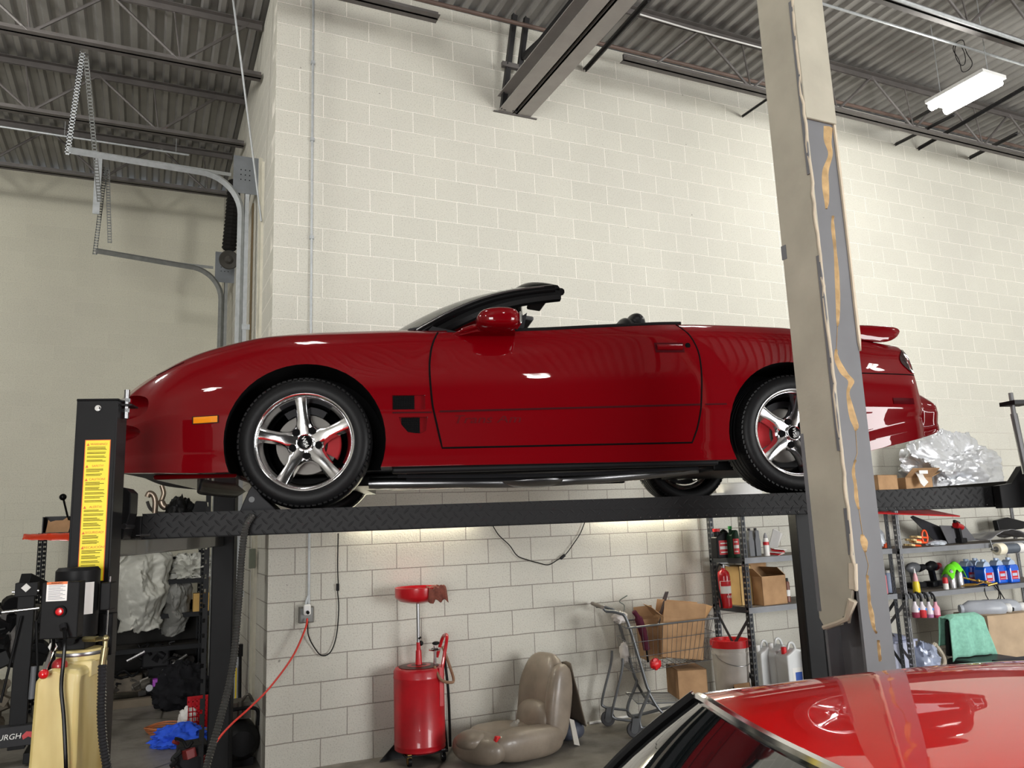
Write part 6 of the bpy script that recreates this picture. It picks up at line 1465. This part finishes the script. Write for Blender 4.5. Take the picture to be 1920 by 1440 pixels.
tag(MB().grid(lambda a, b: ((a - .5) * 1.65, .02 * sin(a * 21), .15 + b * .85), 40, 6).build('dark_backdrop', M('backdrop black', (40, 39, 38), .7), loc=((s0.x - .22) / 2 + .1, 4.16, 0), solid=.01), 'plain dark backdrop behind the lower part of the left bay shelving', 'sheet')  # plain dark grid added behind the lower shelf as a backdrop
DG = M('dark cast metal', (76, 73, 70), .55, .5, var=.4, vs=12); MG = M('grimy aluminium', (96, 92, 86), .5, .6, var=.4, vs=10)
TAN = M('oily grey brown', (92, 84, 72), .6, .3, var=.4, vs=10)
junk('engine', 'dark engine block behind the hoist in the left bay', 'engine', (-2.05, 3.05, .56), 1, (.7, .6, .66), DG, BLACK, 26)
junk('transmission', 'oily grey brown gearbox standing below the engine at the left edge', 'gearbox', (-2.35, 2.9, 0), 2, (.75, .6, .44), TAN, TAN, 20)
junk('machine_part', 'black motor housing under the covers in the left bay', 'motor', bp(292, 1252, None, 3.8), 3, (.36, .25, .28), DARK, DARK, 6)
junk('machine_part', 'grimy metal casting on the floor at the foot of the shelf', 'casting', Vector((onZ(235, 1310, 0).x, 3.75, 0.08)), 4, (.42, .3, .22), TAN, MG, 14)
junk('machine_part', 'dark pile of parts on the floor behind the blue cloth', 'parts', Vector((-.55, 3.9, 0.0)), 6, (.6, .3, .42), DARK, DG, 14)
pipe('bare_pipe', [bp(238, 1240, None, 3.6), bp(272, 1222, None, 3.6)], .022, STEEL, 'short bright pipe left of the black motor housing', 'pipe')
pipe('bare_pipe', [bp(300, 1268, None, 3.4), bp(306, 1258, None, 3.4), bp(350, 1228, None, 3.5)], .018, STEEL, 'slanting bright lever above the purple jack', 'pipe')
p = bp(318, 1275, None, 3.4); t = thing('floor_jack', 'purple floor jack under the shelf in the left bay', 'jack', p)
MB().box((-.17, -.05, -.05), (.20, .05, .03)).box((.12, -.06, -.03), (.26, .06, .0)).build('jack_frame', M('purple paint', (150, 62, 170), .4), t, False, bevel=.01); MB().cyl((-.2, -.07, -.05), (-.2, .07, -.05), .035).build('jack_wheel', STEEL, t)
heap('dark_cloth', 'black cloth heap beside the purple jack', 'cloth', (onY(345, 1300, 3.0).x - .02, 3.0, .0), (.27, .22, .27), M('black cloth', (28, 28, 31), .9), 8.0, 1.8, .5, 60, 40, .5)
p0 = onZ(205, 1325, .0); tag(MB().box((0, 0, 0), (.95, .09, .08)).build('wood_beam', M('weathered wood beam', (104, 94, 80), .85), smooth=False, loc=(p0.x - .1, 3.25, 0)), 'weathered wooden beam on the floor in front of the parts', 'beam')
heap('blue_cloth', 'bright blue cloth lying on the floor of the left bay', 'cloth', onZ(335, 1396, 0), (.20, .15, .10), M('blue cloth', (38, 84, 208), .85, var=.1), 9.0, 1.8, .6, 60, 40)
q = MB()
for k in range(4): q.tube([((.15 + .012 * k) * cos(a), (.11 + .01 * k) * sin(a), .012 + .014 * k + .006 * sin(3 * a + k)) for a in [i * 2 * pi / 30 for i in range(30)]], .007, 6, True)
tag(q.build('cord_coil', M('orange brown cord', (176, 104, 62), .5), loc=onZ(312, 1372, 0)), 'coiled orange brown cord on the floor behind the blue cloth', 'cord')
p = onZ(372, 1362, 0); t = thing('red_crate', 'small red latticed crate by the far lift column', 'crate', p)
q = MB()
for i in range(6): q.box((-.10 + .036 * i, -.08, 0), (-.09 + .036 * i, -.075, .26)); q.box((-.10, -.08, .01 + .045 * i), (.09, -.075, .02 + .045 * i))
q.box((-.10, .07, 0), (.09, .08, .26)).box((-.1, -.08, 0), (.09, .08, .01)); q.build('crate_side', REDM, t, False)
heap('paper_bag', 'crumpled white paper beside the red crate', 'paper', onZ(352, 1362, 0), (.08, .08, .11), WHL, 11.0, 2, .5, 36, 24)
# compressor by the far lift column
p = onZ(450, 1440, 0); t = thing('air_compressor', 'dark air compressor tank on the floor right of the far lift column', 'compressor', (p.x, p.y + .15, 0))
MB().lathe([(0, -.25), (.09, -.24), (.135, -.18), (.14, -.1), (.14, .1), (.135, .18), (.09, .24), (0, .25)], Matrix.Translation((0, 0, .19)) @ Matrix.Rotation(pi / 2, 4, 'X'), 28).build('air_tank', BLACK, t)
MB().tube(smoothpath([(-.13, -.1, .30), (-.12, -.12, .40), (0, -.12, .42), (.12, -.12, .40), (.13, -.1, .28)], 5), .014, 8).build('carry_handle', BLK, t); MB().cyl((0, -.10, .35), (0, -.1, .47), .02).cbox((0, 0, .40), (.16, .2, .12)).tube(smoothpath([(0, -.1, .46), (.05, -.12, .52), (.09, -.1, .46)], 5), .012).build('pump', MG, t)
for y_ in (-.12, .10): MB().box((-.10, y_, 0), (.10, y_ + .03, .06)).build('foot', BLK, t, False)
p = onZ(362, 1480, 0); junk('generator', 'black and red small engine at the foot of the far lift column, left side', 'machine', (p.x, p.y + .25, 0), 12, (.26, .3, .30), DARK, M('dark red part', (110, 30, 30), .5), 8)
p = onX(452, 1370, -.10)
t = thing('hand_truck', 'black upright frame with yellow bars leaning in the corner by the return wall', 'frame', (-.16, 1.05, 0))
for a in (-.09, .0, .09): MB().tube([(a, 0, .05), (a, .08, .78)], .013, 8).build('upright_bar', BLACK, t)
MB().box((-.11, -.02, .0), (.11, .10, .05)).box((-.11, .05, .70), (.11, .12, .80)).build('cross_piece', BLACK, t, False)
for a in (-.05, .05): MB().box((a - .006, -.015, .35), (a + .006, -.005, .62)).build('yellow_bar', M('yellow plastic'), t, False)

# engine hoist
hx = onZ(48, 1392, 0); HX, HY = onY(45, 1200, 1.4).x, 1.4
t = thing('engine_hoist', 'black folding engine hoist with a red lettered base at the left edge', 'hoist', (HX, HY, 0)); zh = onY(45, 1085, HY).z
MB().box((-.06, -.05, .12), (.06, .05, zh - .08)).build('mast', BLACK, t, False, bevel=.004)
MB().bar((-.02, -.02, zh), (.35, .7, zh - .30), .09, .09).build('boom', BLACK, t, False, bevel=.004)
MB().box((-.08, -.08, zh - .14), (.08, .06, zh - .03)).build('mast_head', BLACK, t, False, bevel=.004)
MB().cyl((.0, -.085, zh - .07), (.0, -.10, zh - .07), .035, n=4).build('head_hole', WHL, t)
MB().cyl((.09, -.06, zh - .1), (-.1, -.06, zh - .1), .012).build('pivot_bolt', CHROME, t)
zz = onY(45, 1143, HY - .08).z; MB().cyl((.10, -.08, zz + .005), (-.16, -.08, zz - .01), .011).build('pump_handle', CHROME, t); MB().cyl((-.16, -.08, zz - .01), (-.34, -.08, zz - .02), .015).build('handle_grip', BLACK, t)
MB().cyl((-.02, -.09, zz - .05), (-.12, -.1, .5), .010).cyl((.08, -.03, zz - .1), (.14, -.02, .35), .012).build('brace_rod', BLACK, t)
MB().cyl((.09, -.07, .75), (.085, -.07, .5), .022).build('hydraulic_ram', GRP, t)
zb0, zb1 = onY(30, 1400, HY - .12).z, onY(30, 1362, HY - .12).z
bb = MB().box((-.9, -.12, max(.02, zb0)), (.16, .0, zb1)).build('base_beam', M('dark base paint', (46, 46, 48), .4), t, False, bevel=.004)
RAL = Matrix(((1, 0, 0, 0), (0, 0, -1, 0), (0, 1, 0, 0), (0, 0, 0, 1)))
xe = onY(39, 1385, HY - .122).x - HX; tx = text('base_lettering', 'PITTSBURGH', .058, WHL, bb, Matrix.Translation((xe, -.1215, (zb0 + zb1) / 2)) @ RAL, .0006, 'RIGHT', .15)
MB().prism([(0, 0), (.035, .02), (.07, .0), (.06, .035), (.08, .05), (.02, .06), (-.01, .03)], -.0008, .0008, Matrix.Translation((xe + .015, -.1212, (zb0 + zb1) / 2 - .03)) @ XZ).build('red_mark', REDM, bb, False)
for x_ in (-.9, .06): MB().box((x_, -.12, .02), (x_ + .11, 1.1, .10)).build('base_leg', BLACK, t, False, bevel=.004)

# ------------------------------------------------------------------ the parked car in the foreground
FA = -.26; FO = Vector((.40, -4.72, 0)); ZR = 1.345
PC = thing('parked_car', 'red low coupe with chrome window trim parked in the near right corner', 'car', FO, FA)
PNT2 = paint_mat('bright red roof paint', (232, 18, 20), .3); CG = Nt('tinted car glass').set(Base_Color=rgb(20, 26, 28), Roughness=.03, Coat_Weight=1.0, Metallic=0.0).m
# local: x rearwards along the roof, y 0 at far edge down to -1.3 at the near edge
RW = 1.22
def hdr(v):            # front edge of the roof, bowed forward in plan
    c = (v - .5) * 2; return .10 * c * c - .10
def roof(a, b):
    c = (b - .5) * 2; x = hdr(b) + a * (1.45 - hdr(b)); L_ = a
    z = ZR - .035 * c ** 4 - .02 * c * c + .05 * sin(pi * min(1, a * .8)) ** .8 * (1 - .6 * c ** 4) - .08 * a ** 3
    return (x, -RW * b, z)
MB().grid(roof, 50, 40).build('roof', PNT2, PC, angle=60, solid=.0)
# chrome header and drip rails
MB().tube([Vector(roof(0, b / 40)) + Vector((-.004, 0, -.004)) for b in range(41)], .012, 8).tube([Vector(roof(a / 30, 0)) + Vector((0, .004, -.004)) for a in range(31)], .010, 8).tube([Vector(roof(a / 30, 1)) + Vector((0, -.004, -.004)) for a in range(31)], .010, 8).build('chrome_trim', CHROME, PC)
def wsf(a, b):
    t_ = Vector(roof(0, a)) + Vector((-.012, 0, -.012)); c = (a - .5) * 2
    e = Vector((-.62 + .22 * c * c, -RW * a + c * -.10, .86 - .02 * c * c)); p = t_.lerp(e, b); return p + Vector((-.04 * sin(pi * b), 0, .03 * sin(pi * b)))
MB().grid(wsf, 30, 14).build('windshield', CG, PC, angle=60)
for k, nm in ((0, 1), (1, -1)):
    MB().tube([Vector(wsf(k, b / 14)) + Vector((.02, nm * .014, .006)) for b in range(15)], .030, 10, flat=.7).build('windshield_pillar', CHROME, PC)
    MB().tube([Vector(wsf(k + nm * .045, b / 14)) + Vector((0, 0, .012)) for b in range(15)], .012, 8).build('glass_gasket', BLACK, PC)
    MB().grid(lambda a, b: (.05 + a * 1.25 - b * (.42 - .5 * a), (.0 if nm > 0 else -RW) + nm * (.01 + .12 * b), ZR - .08 - .12 * a ** 3 - (.36 - .12 * a ** 3) * b), 16, 8).build('side_window', CG, PC)
# lower body
def lower(a, b):
    x = -2.1 + 4.3 * a; e = min(1, 6 * a, 6 * (1 - a)) ** .5; c = b * pi
    hw = .86 * (.75 + .25 * e); zt = .86 - .12 * max(0, (.35 - a) / .35) ** 1.5 - .06 * max(0, (a - .8) / .2)
    sx = cos(c); sz = sin(c); return (x, -RW / 2 + hw * (abs(sx) ** .35) * (1 if sx > 0 else -1), .25 + (zt - .25) * sz ** .4)
MB().grid(lower, 60, 40).build('lower_body', PNT2, PC, angle=50)
for x in (-1.35, 1.35):
    for y in (.20, -RW - .20): MB().lathe([(.12, -.1), (.30, -.11), (.33, -.08), (.33, .08), (.30, .11), (.12, .1), (.12, -.1)], Matrix.Translation((x, y, .33)) @ Matrix.Rotation(pi / 2, 4, 'X'), 36).build('wheel', RUBBER, PC)
